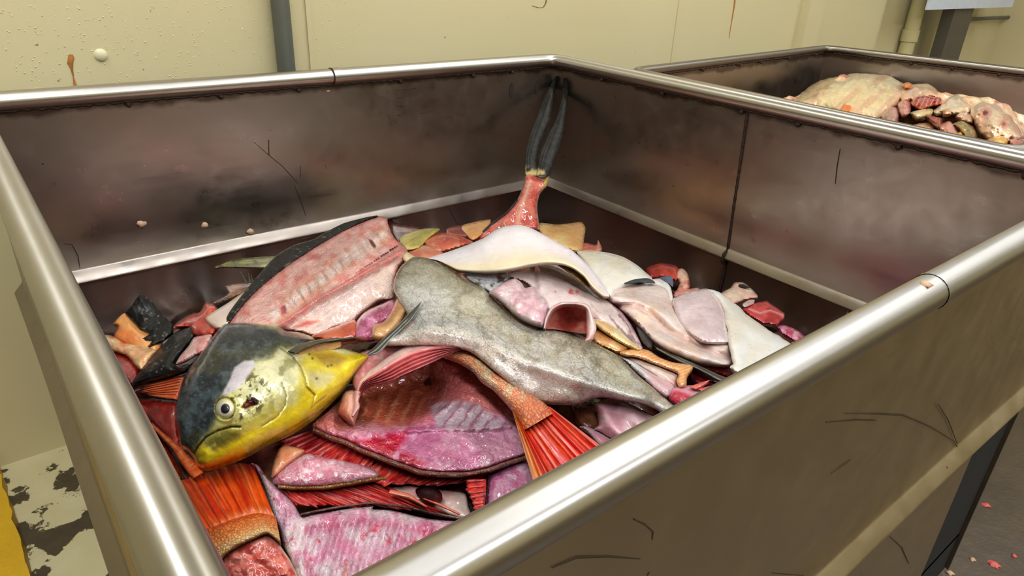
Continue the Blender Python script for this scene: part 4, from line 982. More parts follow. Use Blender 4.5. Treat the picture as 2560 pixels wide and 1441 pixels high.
sheet('pink_fillet', [(1650, 50), (1740, 0), (1850, -20), (2000, 30), (2200, 130), (2440, 240), (2560, 300), (2400, 420), (2080, 480), (1900, 440), (1800, 400), (1700, 335), (1650, 310), (1690, 260), (1680, 150)], 9, lift=.032, bulge=.014, edge=36, s=5, thick=.014,
      col=wet_pink((236, 182, 186), (222, 156, 164)), mat='smooth', ang=1.0, disp=lambda g: .003 * np.sin((g.x * .8 - g.y * .5) * .12), label='pink fillet below the belly edge of the grey skin', cat='fillet')
sheet('white_edged_fillet', [(1490, 290), (1560, 283), (1680, 330), (1800, 388), (1990, 470), (2000, 520), (1880, 570), (1800, 560), (1700, 480), (1600, 370)], 9, lift=.026, bulge=.006, s=4, thick=.01,
      col=lambda g: mixc(np.tile([208., 140, 152], (len(g.x), 1)), [242, 222, 222], ss(7, 2, g.d)), mat='smooth', label='small mauve fillet with a white edge beside the red tail fin', cat='fillet')
sheet('offal_knot', [(2040, 560), (2120, 565), (2200, 580), (2235, 680), (2190, 735), (2110, 720), (2060, 650)], 5, lift=.015, bulge=.01, s=5, thick=.01, col=((112, 60, 48), (150, 110, 70)), mat='flesh', label='brownish offal knot in the dark gap below the grey skin', cat='offal')

# ------------------------------------------------------------------ 5. red fish carcasses in front
sn = thing('red_fish_carcass', 1080, 1020, .42, 'filleted red fish carcass with open ribcage and a red tail fin', 'fish')
ZN = TPS([(780, 1060, .470), (850, 980, .475), (900, 930, .48), (1100, 900, .49), (1200, 930, .49), (1300, 1050, .48), (1315, 1130, .475), (1100, 1180, .475), (950, 1140, .475), (1000, 1030, .468), (1150, 1040, .475), (1080, 960, .462)])
RIBC = C(5, [(1100, 560), (1290, 540), (1420, 560), (1530, 640), (1620, 700), (1560, 740), (1300, 730), (1150, 720)])
CAV = C(5, [(470, 520), (620, 470), (900, 390), (1100, 300), (1180, 420), (1120, 560), (960, 680), (780, 700), (520, 700)])
CRI = C(5, [(460, 770), (620, 800), (760, 760), (960, 740), (900, 860), (1080, 960), (1000, 990), (800, 900), (620, 850)])
def sn_col(g):
    n = len(g.x); c = mixc(np.tile([206., 142, 166], (n, 1)), [178, 104, 138], ss(.4, .62, g.n)); c = mixc(c, [228, 176, 190], ss(.55, .7, fbm(g.x, g.y, 30, 55)) * .7)
    up = ss(1085, 1040, g.y + .12 * (g.x - 1000)); c = mixc(c, [206, 116, 112], up)
    c = mixc(c, [164, 84, 62], in_poly(g.x, g.y, CAV, 22)); rib = .5 + .5 * np.sin((g.x + .35 * g.y) * .17 + 7 * (g.n - .5))
    c = mixc(c, [196, 140, 104], in_poly(g.x, g.y, CAV, 22) * ss(.5, .95, rib) * .55 * ss(960, 1010, g.y)); c = mixc(c, [218, 196, 210], in_poly(g.x, g.y, RIBC, 10) * .85)
    r2 = .5 + .5 * np.sin((g.x * .9 + g.y * .75) * .20 + 7 * (g.n - .5) + 2 * (g.f - .5)); c = mixc(c, [150, 92, 112], in_poly(g.x, g.y, RIBC, 8) * ss(.75, .98, r2) * .7)
    c = mixc(c, [166, 22, 56], in_poly(g.x, g.y, CRI, 14) * ss(.3, .55, g.f + .1)); c = mixc(c, [224, 150, 160], in_poly(g.x, g.y, C(5, [(600, 690), (760, 690), (800, 760), (620, 780)]), 14) * .8)
    return mixc(c, [120, 30, 40], ss(10, 0, g.d) * .5)
def sn_disp(g):
    rib = np.sin((g.x + .35 * g.y) * .17 + 7 * (g.n - .5)); r2 = np.sin((g.x * .9 + g.y * .75) * .20 + 7 * (g.n - .5) + 2 * (g.f - .5))
    d, _ = poly_dist(g.x, g.y, C(5, [(960, 740), (1150, 730), (1400, 725), (1640, 710)]))
    return -.016 * in_poly(g.x, g.y, CAV, 24) + .0012 * rib * in_poly(g.x, g.y, CAV, 20) + .0016 * r2 * in_poly(g.x, g.y, RIBC, 8) + .005 * np.exp(-(d / 7) ** 2)
sheet('ribcage', [(320, 690), (420, 610), (500, 540), (570, 480), (620, 470), (700, 435), (900, 375), (1100, 280), (1200, 225), (1340, 290), (1450, 390), (1560, 470), (1660, 560), (1720, 640), (1760, 760), (1780, 880), (1740, 905), (1640, 935), (1480, 990), (1340, 1015), (1180, 1015), (1050, 1003), (950, 970), (850, 935),
      (750, 895), (650, 855), (550, 805), (450, 775), (330, 722)], 5, z=ZN, bulge=.008, edge=24, thick=.012, s=3, col=sn_col, mat='raw', parent=sn, disp=sn_disp, amp=.004, nsc=50, ang=.3, label='pink and crimson ribcage')
def bump_edge(name, A, w, crop, parent, z=None, lift=.004, nb=30, col=((96, 58, 46), (150, 112, 86)), label=None, amp=.004):
    a = resample(catmull(C(crop, A), False, 4), 60); t = np.gradient(a, axis=0); t /= np.linalg.norm(t, axis=1)[:, None]; b = a + np.stack([-t[:, 1], t[:, 0]], 1) * w / CROPS[crop][2]
    def bw(g): return np.sin((g.u + .012 * np.sin(g.u * 71) + .02 * (fbm(g.u * 100, g.v * 3, 3, 5, 2) - .5)) * np.pi * nb) ** 2 * np.sin(g.v * np.pi)
    return ribbon(name, a, b, 0, z=z, lift=lift, nu=nb * 6, nv=10, bulge=.005, thick=.006, col=lambda g: mixc(mixc(np.tile(np.array(col[0], float), (len(g.x), 1)), col[1], ss(.3, 1.0, bw(g)) * .6 * ss(.3, .6, g.f)), np.array(col[1]) * .9, ss(.5, .7, g.n) * .5), mat='flesh', parent=parent,
                  disp=lambda g: amp * .7 * bw(g) * (.3 + fbm(g.u * 100, g.v, 4, 9, 2)), label=label)
bump_edge('back_ridge', [(330, 712), (450, 768), (550, 800), (650, 850), (750, 890), (850, 930), (950, 965), (1050, 1000), (1180, 1012), (1340, 1012), (1480, 988), (1640, 932), (1745, 898)], 34, 5, sn, ZN, .002, 44, label='dark bumpy back ridge')
RAYC = lambda a=(206, 66, 58), b=(150, 34, 38), c3=(238, 150, 140): (lambda g: mixc(mixc(np.tile(np.array(a, float), (len(g.x), 1)), b, ss(.4, .65, fbm(g.u * 300, g.v * 30, 10, g.sd))), c3, ss(.62, .72, fbm(g.u * 500, g.v * 20, 10, g.sd + 3)) * .7))
ribbon('dorsal_fin', [(330, 725), (450, 775), (560, 820), (650, 865), (760, 915)], [(60, 830), (180, 880), (330, 930), (520, 985), (700, 990)], 5, z=ZN, lift=-.012, nu=120, nv=20, rays=13, ray_amp=.002, ragged=.25, bulge=.002, thick=.003, col=RAYC(), mat='rays', parent=sn, label='red spiny dorsal fin')
ribbon('dorsal_fin', [(780, 930), (950, 1000), (1150, 1045), (1340, 1045), (1520, 1010)], [(640, 1035), (760, 1120), (960, 1110), (1200, 1110), (1440, 1060)], 5, z=ZN, lift=-.014, nu=120, nv=16, rays=14, ray_amp=.002, ragged=.3, bulge=.002, thick=.003, col=RAYC(), mat='rays', parent=sn)
# membrane, pectoral fin, tail
ZM = TPS([(900, 890, .495), (1000, 850, .51), (1150, 840, .525), (1250, 900, .53), (1330, 970, .52), (1130, 870, .53), (900, 960, .49), (1000, 910, .515), (880, 990, .485)])
sheet('belly_membrane', [(590, 420), (600, 330), (640, 225), (700, 200), (840, 148), (1000, 113), (1200, 113), (1340, 148), (1460, 190), (1560, 258), (1650, 340), (1740, 420), (1850, 540), (1780, 520), (1690, 440), (1560, 370), (1470, 300), (1400, 240), (1300, 215), (1160, 190), (960, 220), (800, 320), (680, 430), (620, 480)], 5, z=ZM, lift=.004,
      bulge=.006, edge=22, thick=.006, s=4, col=wet_pink((228, 140, 144), (214, 120, 128), (240, 176, 176)), mat='flesh', parent=sn, label='smooth pink belly membrane')
pf = ribbon('pectoral_fin', [(612, 490), (640, 400), (760, 290), (860, 220), (960, 165), (1060, 143), (1160, 150), (1290, 178), (1428, 146)], [(640, 510), (690, 440), (770, 425), (860, 400), (915, 372), (1000, 335), (1100, 292), (1250, 220), (1435, 152)], 5, z=ZM, lift=.016, nu=100, nv=30, bulge=.006, thick=.004, amp=.002,
       col=lambda g: mixc(mixc(np.tile([236., 128, 128], (len(g.x), 1)), [200, 72, 78], ss(.5, .62, fbm(g.v * 200, g.u * 26, 9, 3)) * ss(.2, .5, g.v)), [246, 190, 180], ss(.42, .2, g.v)), mat='flesh', parent=sn,
       disp=lambda g: .0022 * np.sin(g.v * 46) * ss(.25, .5, g.v), label='folded pink pectoral fin')
sheet('flesh_knob', [(488, 610), (505, 545), (540, 480), (600, 470), (625, 520), (635, 580), (612, 660), (592, 695), (520, 645)], 5, z=ZM, lift=.004, bulge=.016, edge=26, s=3.5, thick=.012, col=((206, 112, 92), (228, 156, 140)), mat='flesh', parent=sn)
ribbon('dangling_shred', [(600, 470), (595, 540), (590, 600), (580, 640)], [(650, 480), (632, 540), (640, 580), (600, 640)], 5, z=ZM, lift=.018, nu=30, nv=8, bulge=.005, thick=.004, col=(234, 170, 166), mat='flesh', parent=sn)
ZT = TPS([(1120, 885, .525), (1200, 920, .535), (1300, 1000, .53), (1350, 1020, .53), (1400, 1150, .515), (1330, 1220, .51), (1500, 1140, .51), (1450, 1200, .505)])
ribbon('tail_stalk', [(1240, 215), (1330, 198), (1400, 215), (1470, 275), (1560, 345), (1680, 415), (1780, 485), (1880, 565), (1930, 620)], [(1180, 240), (1300, 285), (1390, 340), (1450, 410), (1530, 465), (1600, 540), (1660, 610), (1700, 680), (1725, 740)], 5, z=ZT, nu=110, nv=24, bulge=.012, thick=.01, amp=.001,
       col=lambda g: mixc(mixc(np.tile([240., 152, 116], (len(g.x), 1)), [236, 196, 160], ss(.4, .6, g.f)), [206, 92, 52], ss(.55, .95, g.u) * .75), mat='scales', parent=sn, label='orange scaly tail stalk')
def tail_col(g):
    c = mixc(np.tile([226., 70, 44], (len(g.x), 1)), [190, 40, 34], ss(.35, .65, fbm(g.u * 260, g.v * 22, 10, 7))); c = mixc(c, [240, 128, 112], ss(.58, .7, fbm(g.u * 400, g.v * 10, 10, 9)) * .8)
    c = mixc(c, [222, 132, 70], ss(.22, .08, g.u) * .8); return mixc(c, [236, 166, 120], ss(.04, .0, g.u))
ribbon('tail_fin', [(1640, 560), (1690, 640), (1760, 640), (1820, 610), (1870, 575), (1905, 580)], [(1830, 1200), (1960, 1180), (2080, 1110), (2200, 1030), (2300, 960), (2330, 905)], 5, z=ZT, lift=.001, nu=140, nv=30, rays=11, ray_amp=.0025, ragged=.1, bulge=.002, thick=.004, amp=.001, col=tail_col, mat='rays', parent=sn, label='bright red tail fin')

s2 = thing('filleted_fish', 860, 1190, .41, 'narrow pink fish frame with a tan ridge in front of the yellow head', 'fish')
sheet('frame_flesh', [(55, 1065), (130, 978), (200, 925), (290, 890), (400, 915), (560, 945), (700, 975), (770, 1020), (750, 1062), (600, 1085), (400, 1112), (200, 1112), (100, 1104)], 5, lift=.018, bulge=.012, edge=34, thick=.012, s=4, col=wet_pink((226, 160, 172), (204, 124, 142), (240, 206, 210)), mat='raw', parent=s2, ang=-.3 + 1.57, amp=.003)
bump_edge('back_ridge', [(95, 1092), (200, 1100), (400, 1098), (560, 1074), (700, 1048), (810, 1040)], 32, 5, s2, None, .018, 30, ((146, 112, 66), (204, 168, 112)), 'tan bumpy back ridge')
def finr(nm, A, B, parent, lift, rays, crop=5, ragged=.3, **k):
    return ribbon(nm, A, B, crop, lift=lift, nu=rays * 9, nv=18, rays=rays, ray_amp=.002, ragged=ragged, bulge=.002, thick=.003, col=RAYC(), mat='rays', parent=parent, **k)
finr('dorsal_fin', [(110, 1125), (250, 1140), (420, 1128), (600, 1110), (780, 1085)], [(240, 1262), (520, 1262), (800, 1262), (1120, 1300), (1340, 1345)], s2, .012, 15, label='red spiny fin fanned to the right')
sheet('tan_belly_piece', [(48, 1045), (60, 960), (100, 860), (150, 838), (270, 868), (215, 925), (140, 985), (80, 1040)], 5, lift=.022, bulge=.008, s=4, thick=.01, col=((222, 158, 122), (206, 128, 96)), mat='smooth', label='small tan belly piece under the jaw of the yellow head', cat='trimming')
s3 = thing('filleted_fish', 950, 1400, .40, 'large pink fish frame lying at the bottom edge of the picture', 'fish')
B3 = np.concatenate([C(4, [(1085, 690), (1130, 700), (1200, 790), (1300, 880), (1370, 960), (1425, 1045), (1500, 1030), (1650, 1003), (1800, 983), (1900, 975)]), C(10, [(560, 565), (750, 575), (1000, 635), (1200, 675), (1500, 695), (1660, 715)]), np.array([(1230, 1340), (1180, 1420), (1100, 1470), (950, 1500), (800, 1500)]),
                     C(4, [(1420, 1500), (1390, 1441), (1340, 1320), (1300, 1240), (1280, 1150), (1230, 1020), (1195, 900), (1150, 785), (1100, 705)])])
def s3_col(g):
    n = len(g.x); c = mixc(np.tile([216., 160, 178], (n, 1)), [232, 200, 206], ss(.4, .64, g.n)); c = mixc(c, [190, 104, 136], ss(.5, .7, fbm(g.x, g.y, 36, 21)) * .6)
    c = mixc(c, [178, 70, 108], np.exp(-((g.d - 34) / 16) ** 2) * (g.x > 760) * .55); c = mixc(c, [182, 40, 60], ss(.70, .76, fbm(g.x, g.y, 22, 91)) * .6)
    st = ss(.55, .7, fbm(g.x * .9 + g.y * .3, (g.y - g.x) * .1, 8, 6)); c = mixc(c, [232, 130, 112], st * in_poly(g.x, g.y, C(4, [(1650, 1441), (1760, 1300), (1860, 1240), (1880, 1441)]), 10) * .8)
    return c
sheet('frame_flesh', B3, 0, lift=.012, bulge=.010, edge=26, thick=.012, s=4, col=s3_col, mat='raw', parent=s3, ang=1.25, amp=.004, nsc=46, disp=lambda g: .002 * np.sin((g.x + .3 * g.y) * .2) * ss(10, 40, g.d))
bump_edge('back_ridge', [(1420, 1040), (1500, 1022), (1650, 994), (1800, 972), (1900, 963), (2000, 975), (2131, 990), (2300, 1030), (2570, 1090)], -18, 4, s3, None, .012, 46, ((84, 62, 58), (170, 142, 128)), 'dark bumpy back ridge')
s4 = thing('filleted_fish', 1290, 1240, .42, 'purple pink fish frame half hidden beside the red tail fin', 'fish')
sheet('frame_flesh', [(1505, 1035), (1600, 978), (1740, 915), (1800, 1010), (1850, 1120), (1880, 1180), (1640, 1290), (1480, 1370), (1485, 1200), (1495, 1100)], 5, lift=.012, bulge=.012, edge=30, thick=.012, s=4, col=wet_pink((212, 146, 174), (190, 110, 146), (232, 194, 210)), mat='raw', parent=s4, ang=.5)
bump_edge('back_ridge', [(1512, 1030), (1500, 1100), (1490, 1200), (1485, 1290), (1440, 1380)], 18, 5, s4, None, .014, 22, ((86, 46, 56), (138, 88, 92)))
finr('fin', [(1480, 1060), (1478, 1150), (1470, 1230), (1455, 1330)], [(1325, 1062), (1340, 1150), (1370, 1230), (1440, 1340)], s4, .026, 8, ragged=.35, label='red spiny fin fan')
hp = thing('gill_head_piece', 1090, 1240, .41, 'pale head scrap with a round dark red hollow between the pink frames', 'fish head')
sheet('pale_skin', [(800, 1130), (900, 1105), (1000, 1100), (1170, 1130), (1250, 1140), (1340, 1160), (1360, 1240), (1380, 1330), (1250, 1310), (1100, 1260), (950, 1200), (850, 1170)], 5, lift=.006, bulge=.006, s=4, thick=.01, col=((226, 186, 176), (206, 150, 146)), mat='flesh', parent=hp)
sheet('hollow', [(1010, 1130), (1070, 1105), (1140, 1115), (1185, 1160), (1180, 1210), (1120, 1225), (1060, 1200), (1020, 1170)], 5, lift=.022, bulge=-.008, edge=24, s=3, thick=.003, col=((84, 18, 18), (46, 8, 10)), mat='matte', parent=hp)
for A, B in (([(830, 1160), (960, 1190), (1080, 1250)], [(840, 1130), (970, 1160), (1085, 1240)]), ([(1060, 1195), (1180, 1245), (1300, 1300)], [(1064, 1188), (1190, 1230), (1310, 1290)])):
    ribbon('spine', A, B, 5, lift=.024, nu=24, nv=6, bulge=.002, thick=.003, col=(222, 120, 96), mat='rays', parent=hp)

# ------------------------------------------------------------------ 6. red tail at lower left
rt = thing('red_tail_piece', 640, 1300, .40, 'orange red tail cut with fine scales and raw meat end at lower left', 'fish tail')
ZR = TPS([(440, 1200, .45), (560, 1160, .455), (640, 1170, .46), (700, 1300, .475), (600, 1320, .48), (520, 1300, .47), (560, 1400, .47), (650, 1370, .48), (720, 1400, .47), (700, 1450, .465)])
def rt_col(g):
    c = mixc(np.tile([206., 78, 40], (len(g.x), 1)), [168, 46, 28], ss(.4, .66, fbm(g.u * 200, g.v * 16, 10, 4))); c = mixc(c, [226, 116, 66], ss(.6, .72, fbm(g.u * 320, g.v * 10, 10, 8)) * .7); return mixc(c, [216, 120, 66], ss(.25, 0, g.v) * .7)
ribbon('tail_fin', [(800, 1180), (900, 1110), (1000, 1060), (1130, 1030), (1240, 1040)], [(560, 830), (680, 765), (800, 735), (900, 700), (1000, 680), (1095, 690)], 4, z=ZR, nu=120, nv=40, rays=9, ray_amp=.003, ragged=.04, bulge=.003, thick=.005, col=rt_col, mat='rays', parent=rt, label='orange red tail fin')
ribbon('scaly_stalk', [(700, 1130), (800, 1120), (900, 1085), (1000, 1050), (1130, 1020), (1250, 1040)], [(870, 1390), (900, 1320), (980, 1255), (1090, 1200), (1195, 1160), (1285, 1225)], 4, z=ZR, lift=.003, nu=80, nv=40, bulge=.008, thick=.012, prof='flat', amp=.001,
       col=lambda g: mixc(mixc(np.tile([214., 110, 56], (len(g.x), 1)), [232, 176, 120], ss(.3, .9, g.v)), [198, 84, 44], ss(.3, 0, g.v)), mat='scales', parent=rt, label='fine orange scales')
sheet('raw_meat', [(880, 1370), (930, 1290), (1080, 1212), (1190, 1172), (1260, 1212), (1310, 1282), (1350, 1342), (1400, 1450), (1390, 1500), (1000, 1520), (900, 1460)], 4, z=ZR, lift=-.004, bulge=.006, edge=18, s=4, thick=.02,
      col=lambda g: mixc(mixc(np.tile([206., 116, 104], (len(g.x), 1)), [172, 70, 62], ss(.4, .6, g.f)), [228, 190, 150], ss(5, 1, g.d)), mat='flesh', parent=rt, amp=.004, nsc=40, label='raw pink meat end')
ribbon('orange_fin_strip', [(385, 418), (470, 500), (560, 595), (620, 690), (675, 765), (700, 790)], [(430, 422), (520, 500), (600, 565), (700, 648), (770, 735), (770, 750)], 4, z=ZR, lift=.012, nu=60, nv=14, bulge=.006, thick=.005, col=RAYC((224, 106, 62), (196, 76, 44), (240, 150, 104)), mat='rays', label='narrow orange fin strip under the mouth of the yellow head', cat='fin')
ribbon('orange_fin', [(645, 98), (640, 140), (620, 190), (595, 265)], [(300, 185), (310, 200), (330, 216), (400, 240)], 4, lift=.035, nu=60, nv=24, rays=7, ray_amp=.003, ragged=.25, bulge=.003, thick=.004, col=RAYC((226, 116, 78), (200, 90, 60), (240, 160, 124)), mat='rays', label='orange fin sticking out behind the forehead of the yellow head', cat='fin')
sheet('red_offal', [(300, 275), (380, 258), (480, 262), (600, 280), (605, 400), (620, 560), (680, 680), (600, 640), (500, 520), (400, 420), (330, 350)], 4, lift=.015, bulge=.012, s=6, thick=.012, col=((166, 50, 38), (120, 28, 26)), mat='flesh', amp=.006, label='deep red offal between the left rim and the yellow head', cat='offal')
sheet('red_offal', [(420, 440), (500, 540), (560, 620), (620, 740), (640, 800), (580, 800), (500, 700), (440, 560)], 4, lift=.008, bulge=.012, s=6, thick=.012, col=((150, 40, 34), (96, 20, 22)), mat='flesh', amp=.006, label='dark red offal beside the orange fin strip', cat='offal')

# ------------------------------------------------------------------ 7. left side scraps
bk = thing('black_skin_piece', 350, 830, .38, 'upright black skin piece with orange meat and jagged fin tips at far left', 'fish skin')
ZK = TPS([(345, 735, .47), (320, 790, .445), (430, 820, .44), (400, 870, .43), (290, 850, .425), (360, 880, .43), (310, 770, .455)])
sheet('black_skin', [(390, 635), (470, 690), (560, 800), (640, 880), (640, 945), (560, 1005), (500, 1030), (420, 1072), (480, 1002), (390, 992), (470, 945), (380, 900), (280, 790), (330, 715)], 1, z=ZK, lift=.006, bulge=.004, s=4, thick=.006, col=black_col, mat='black', parent=bk, sharp=True)
sheet('orange_meat', [(275, 790), (380, 880), (480, 960), (560, 1010), (500, 1095), (380, 1060), (280, 1020), (195, 965), (225, 890), (190, 870)], 1, z=ZK, bulge=.006, s=4, thick=.01, col=((236, 152, 96), (226, 126, 76)), mat='smooth', parent=bk)
sheet('cream_meat', [(60, 955), (180, 960), (280, 1015), (400, 1030), (510, 1070), (480, 1125), (400, 1225), (300, 1125), (200, 1085), (120, 1075), (40, 1010)], 1, lift=.035, bulge=.012, s=4, thick=.012, col=wet_pink((232, 190, 140), (222, 156, 112), (206, 110, 78)), mat='flesh', amp=.005, label='cream orange meat chunk beside the left rim', cat='meat')
sheet('red_meat', [(60, 1060), (120, 1075), (220, 1080), (320, 1128), (392, 1232), (340, 1340), (250, 1310), (150, 1200)], 1, lift=.025, bulge=.014, s=5, thick=.012, col=((150, 44, 36), (112, 26, 26)), mat='flesh', label='red meat chunk under the cream chunk at the left rim', cat='meat')
dc = thing('dark_fish_chunk', 410, 900, .40, 'black skinned fish chunk with pink flesh left of the yellow head', 'fish chunk')
sheet('black_skin', [(640, 945), (720, 902), (780, 888), (802, 960), (745, 1050), (692, 1120), (655, 1180), (720, 1205), (840, 1120), (800, 1200), (640, 1260), (500, 1300), (330, 1330), (400, 1210), (520, 1085)], 1, lift=.04, bulge=.02, edge=36, s=4, thick=.012, col=black_col, mat='black', parent=dc)
sheet('pink_flesh', [(795, 975), (860, 958), (930, 955), (870, 1070), (800, 1112), (720, 1155), (660, 1172), (690, 1112), (750, 1042)], 1, lift=.06, bulge=.006, s=4, thick=.01, col=wet_pink((236, 176, 168), (214, 134, 130)), mat='flesh', parent=dc)
sheet('red_chunk', [(640, 900), (730, 830), (840, 780), (880, 715), (930, 720), (975, 765), (910, 830), (970, 905), (940, 955), (860, 962), (790, 955), (760, 905)], 1, lift=.04, bulge=.014, s=4, thick=.012, col=wet_pink((190, 74, 58), (150, 48, 42), (214, 116, 96)), mat='flesh', amp=.006, nsc=40, label='red meat chunk behind the dark fish chunk', cat='meat')
sheet('white_skin_wedge', [(882, 840), (910, 800), (1040, 720), (1190, 625), (1150, 740), (1040, 890), (960, 905)], 1, lift=.055, bulge=.008, s=4, thick=.01, col=((238, 208, 186), (232, 190, 166)), mat='skin', label='white skin wedge behind the black dorsal edge', cat='fish skin')
gcol = lambda g: mixc(mixc(np.tile([92., 96, 48], (len(g.x), 1)), [164, 162, 92], ss(.5, .66, fbm(g.v * 160, g.u * 40, 20, 3))), [30, 30, 20], ss(.62, .7, g.f) * .8)
ribbon('green_tail_lobe', [(950, 442), (1000, 425), (1080, 392), (1200, 374), (1420, 362)], [(970, 454), (1020, 446), (1080, 448), (1250, 452), (1420, 455)], 1, lift=.045, nu=60, nv=12, bulge=.006, thick=.006, col=gcol, mat='rays', label='olive green tail lobe lying along the back wall', cat='fish tail')
sheet('dark_fin_scrap', [(1025, 585), (1100, 568), (1180, 560), (1250, 560), (1240, 610), (1130, 650), (1000, 705), (935, 715), (1050, 640)], 1, lift=.04, bulge=.006, s=4, thick=.008, col=((74, 48, 34), (128, 82, 52)), mat='flesh', label='brown fin scrap under the black dorsal edge', cat='fin')
sheet('purple_guts', [(2010, 870), (2080, 780), (2260, 695), (2330, 700), (2270, 830), (2180, 880), (2150, 990), (2010, 985)], 1, lift=.032, bulge=.014, s=4, thick=.012, col=wet_pink((196, 112, 150), (150, 60, 100), (222, 164, 188)), mat='raw', amp=.006, nsc=30, label='glossy purple guts between the backbone and the grey skin', cat='offal')
sheet('brown_skin_fold', [(2220, 850), (2280, 760), (2330, 670), (2390, 760), (2330, 880), (2230, 980), (2130, 970), (2140, 880)], 1, lift=.045, bulge=.012, s=4, thick=.01, col=((164, 120, 82), (196, 150, 106)), mat='smooth', label='brown skin fold tucked against the grey skin', cat='fish skin')
sheet('reddish_belly_scrap', [(1680, 960), (1850, 895), (2000, 840), (2040, 930), (2010, 985), (1800, 1000)], 1, lift=.03, bulge=.01, s=5, thick=.012, col=((196, 104, 74), (168, 72, 56)), mat='flesh', label='reddish belly scrap under the pink backbone', cat='trimming')

# ------------------------------------------------------------------ 8. back edge scraps
sheet('dark_red_scrap', [(30, 100), (150, 128), (270, 150), (300, 240), (200, 275), (120, 262), (60, 170)], 2, lift=.036, bulge=.008, s=5, thick=.008, col=((110, 40, 32), (70, 24, 22)), mat='flesh', label='dark red scrap at the back behind the backbone end', cat='offal')
sheet('olive_fin', [(110, 235), (200, 178), (330, 152), (420, 160), (330, 230), (260, 300), (160, 310)], 2, lift=.058, bulge=.008, s=4, thick=.008, col=((150, 140, 74), (196, 180, 112)), mat='rays', ang=-.6 + 1.57, label='olive yellow fin at the back behind the backbone end', cat='fin')
sheet('pink_meat_lump', [(278, 240), (380, 192), (500, 188), (570, 208), (670, 262), (560, 300), (420, 340), (340, 345), (300, 275)], 2, lift=.042, bulge=.016, s=4, thick=.012, col=wet_pink((200, 104, 82), (172, 72, 58), (226, 150, 126)), mat='flesh', amp=.005, label='red pink meat lump behind the arched white strip', cat='meat')
sheet('pale_meat_lump', [(180, 330), (290, 278), (430, 320), (440, 370), (330, 395), (220, 390)], 2, lift=.05, bulge=.012, s=4, thick=.012, col=((214, 140, 112), (190, 104, 82)), mat='flesh', amp=.005, label='pale meat lump at the upper end of the grey skin', cat='meat')
ws = thing('orange_wedge', 1180, 590, .40, 'orange wedge of meat with brown skin beside the standing tail', 'meat')
sheet('orange_side', [(585, 132), (800, 88), (740, 190), (670, 240), (625, 205)], 2, lift=.036, bulge=.006, s=4, thick=.012, col=((226, 140, 86), (236, 164, 112)), mat='smooth', parent=ws)
sheet('brown_side', [(470, 155), (590, 130), (632, 210), (560, 210), (480, 200)], 2, lift=.034, bulge=.006, s=4, thick=.012, col=((140, 66, 46), (112, 44, 34)), mat='flesh', parent=ws)
sheet('tan_skin_fold', [(1160, 115), (1300, 125), (1400, 115), (1480, 106), (1512, 150), (1502, 230), (1490, 310), (1420, 330), (1290, 270), (1180, 200)], 2, lift=.045, bulge=.014, edge=34, s=5, thick=.012, col=((228, 180, 126), (214, 156, 106)), mat='smooth', label='tan skin fold behind the arched white strip near the corner', cat='fish skin')
sheet('pink_scrap', [(1420, 315), (1500, 262), (1590, 280), (1608, 242), (1635, 322), (1520, 350)], 2, lift=.035, bulge=.01, s=4, thick=.012, col=((206, 136, 116), (188, 110, 92)), mat='flesh', label='pink scrap beside the tan skin fold', cat='trimming')
sheet('red_scrap', [(470, 335), (560, 298), (640, 300), (700, 322), (720, 380), (690, 430), (600, 400), (500, 415)], 3, lift=.026, bulge=.014, s=4, thick=.012, col=((168, 60, 50), (130, 36, 34)), mat='flesh', amp=.006, nsc=30, label='red scrap against the far right wall', cat='offal')
sheet('pale_gristle', [(690, 345), (740, 335), (780, 380), (795, 470), (760, 510), (700, 500), (720, 440), (690, 400)], 3, lift=.03, bulge=.012, s=4, thick=.01, col=wet_pink((226, 172, 150), (190, 96, 80)), mat='flesh', amp=.006, nsc=24, label='pale gristle curl next to the red scrap', cat='trimming')
sheet('small_pink_trim', [(690, 500), (780, 490), (860, 480), (840, 520), (720, 560), (675, 545)], 3, lift=.035, bulge=.008, s=4, thick=.01, col=((226, 170, 150), (206, 136, 122)), mat='flesh', label='small pink trim above the skin-on fillet', cat='trimming')
cu = thing('cream_curl', 1850, 735, .41, 'cream curled trimming with a black inner skin near the red block', 'trimming')
sheet('cream_flesh', [(1025, 525), (1100, 480), (1128, 442), (1190, 438), (1250, 480), (1305, 540), (1295, 562), (1210, 575), (1130, 605), (1080, 575)], 3, lift=.035, bulge=.012, s=3.5, thick=.012, col=wet_pink((232, 192, 170), (222, 166, 150)), mat='flesh', parent=cu)
sheet('black_inner', [(1158, 458), (1190, 452), (1250, 478), (1225, 482), (1180, 474)], 3, lift=.05, bulge=.002, s=3, thick=.003, col=(26, 22, 20), mat='black', parent=cu)
rb = thing('red_meat_block', 1905, 785, .41, 'red cube of meat with pale lines beside the white skin flap', 'meat')
sheet('block', [(1185, 645), (1240, 600), (1370, 578), (1505, 670), (1508, 712), (1440, 765), (1340, 748), (1260, 705)], 3, lift=.04, bulge=.008, edge=10, s=3.5, thick=.02, sharp=True, col=lambda g: mixc(mixc(np.tile([196., 78, 80], (len(g.x), 1)), [166, 48, 54], ss(.4, .6, g.f)), [232, 156, 150], np.exp(-(poly_dist(g.x, g.y, C(3, [(1240, 640), (1320, 670), (1400, 650), (1500, 690)]))[0] / 2) ** 2)), mat='flesh', parent=rb)
sheet('fat_bit', [(1190, 605), (1230, 575), (1280, 570), (1270, 600), (1210, 625)], 3, lift=.05, bulge=.004, s=3, thick=.006, col=(230, 196, 186), mat='flesh', parent=rb)
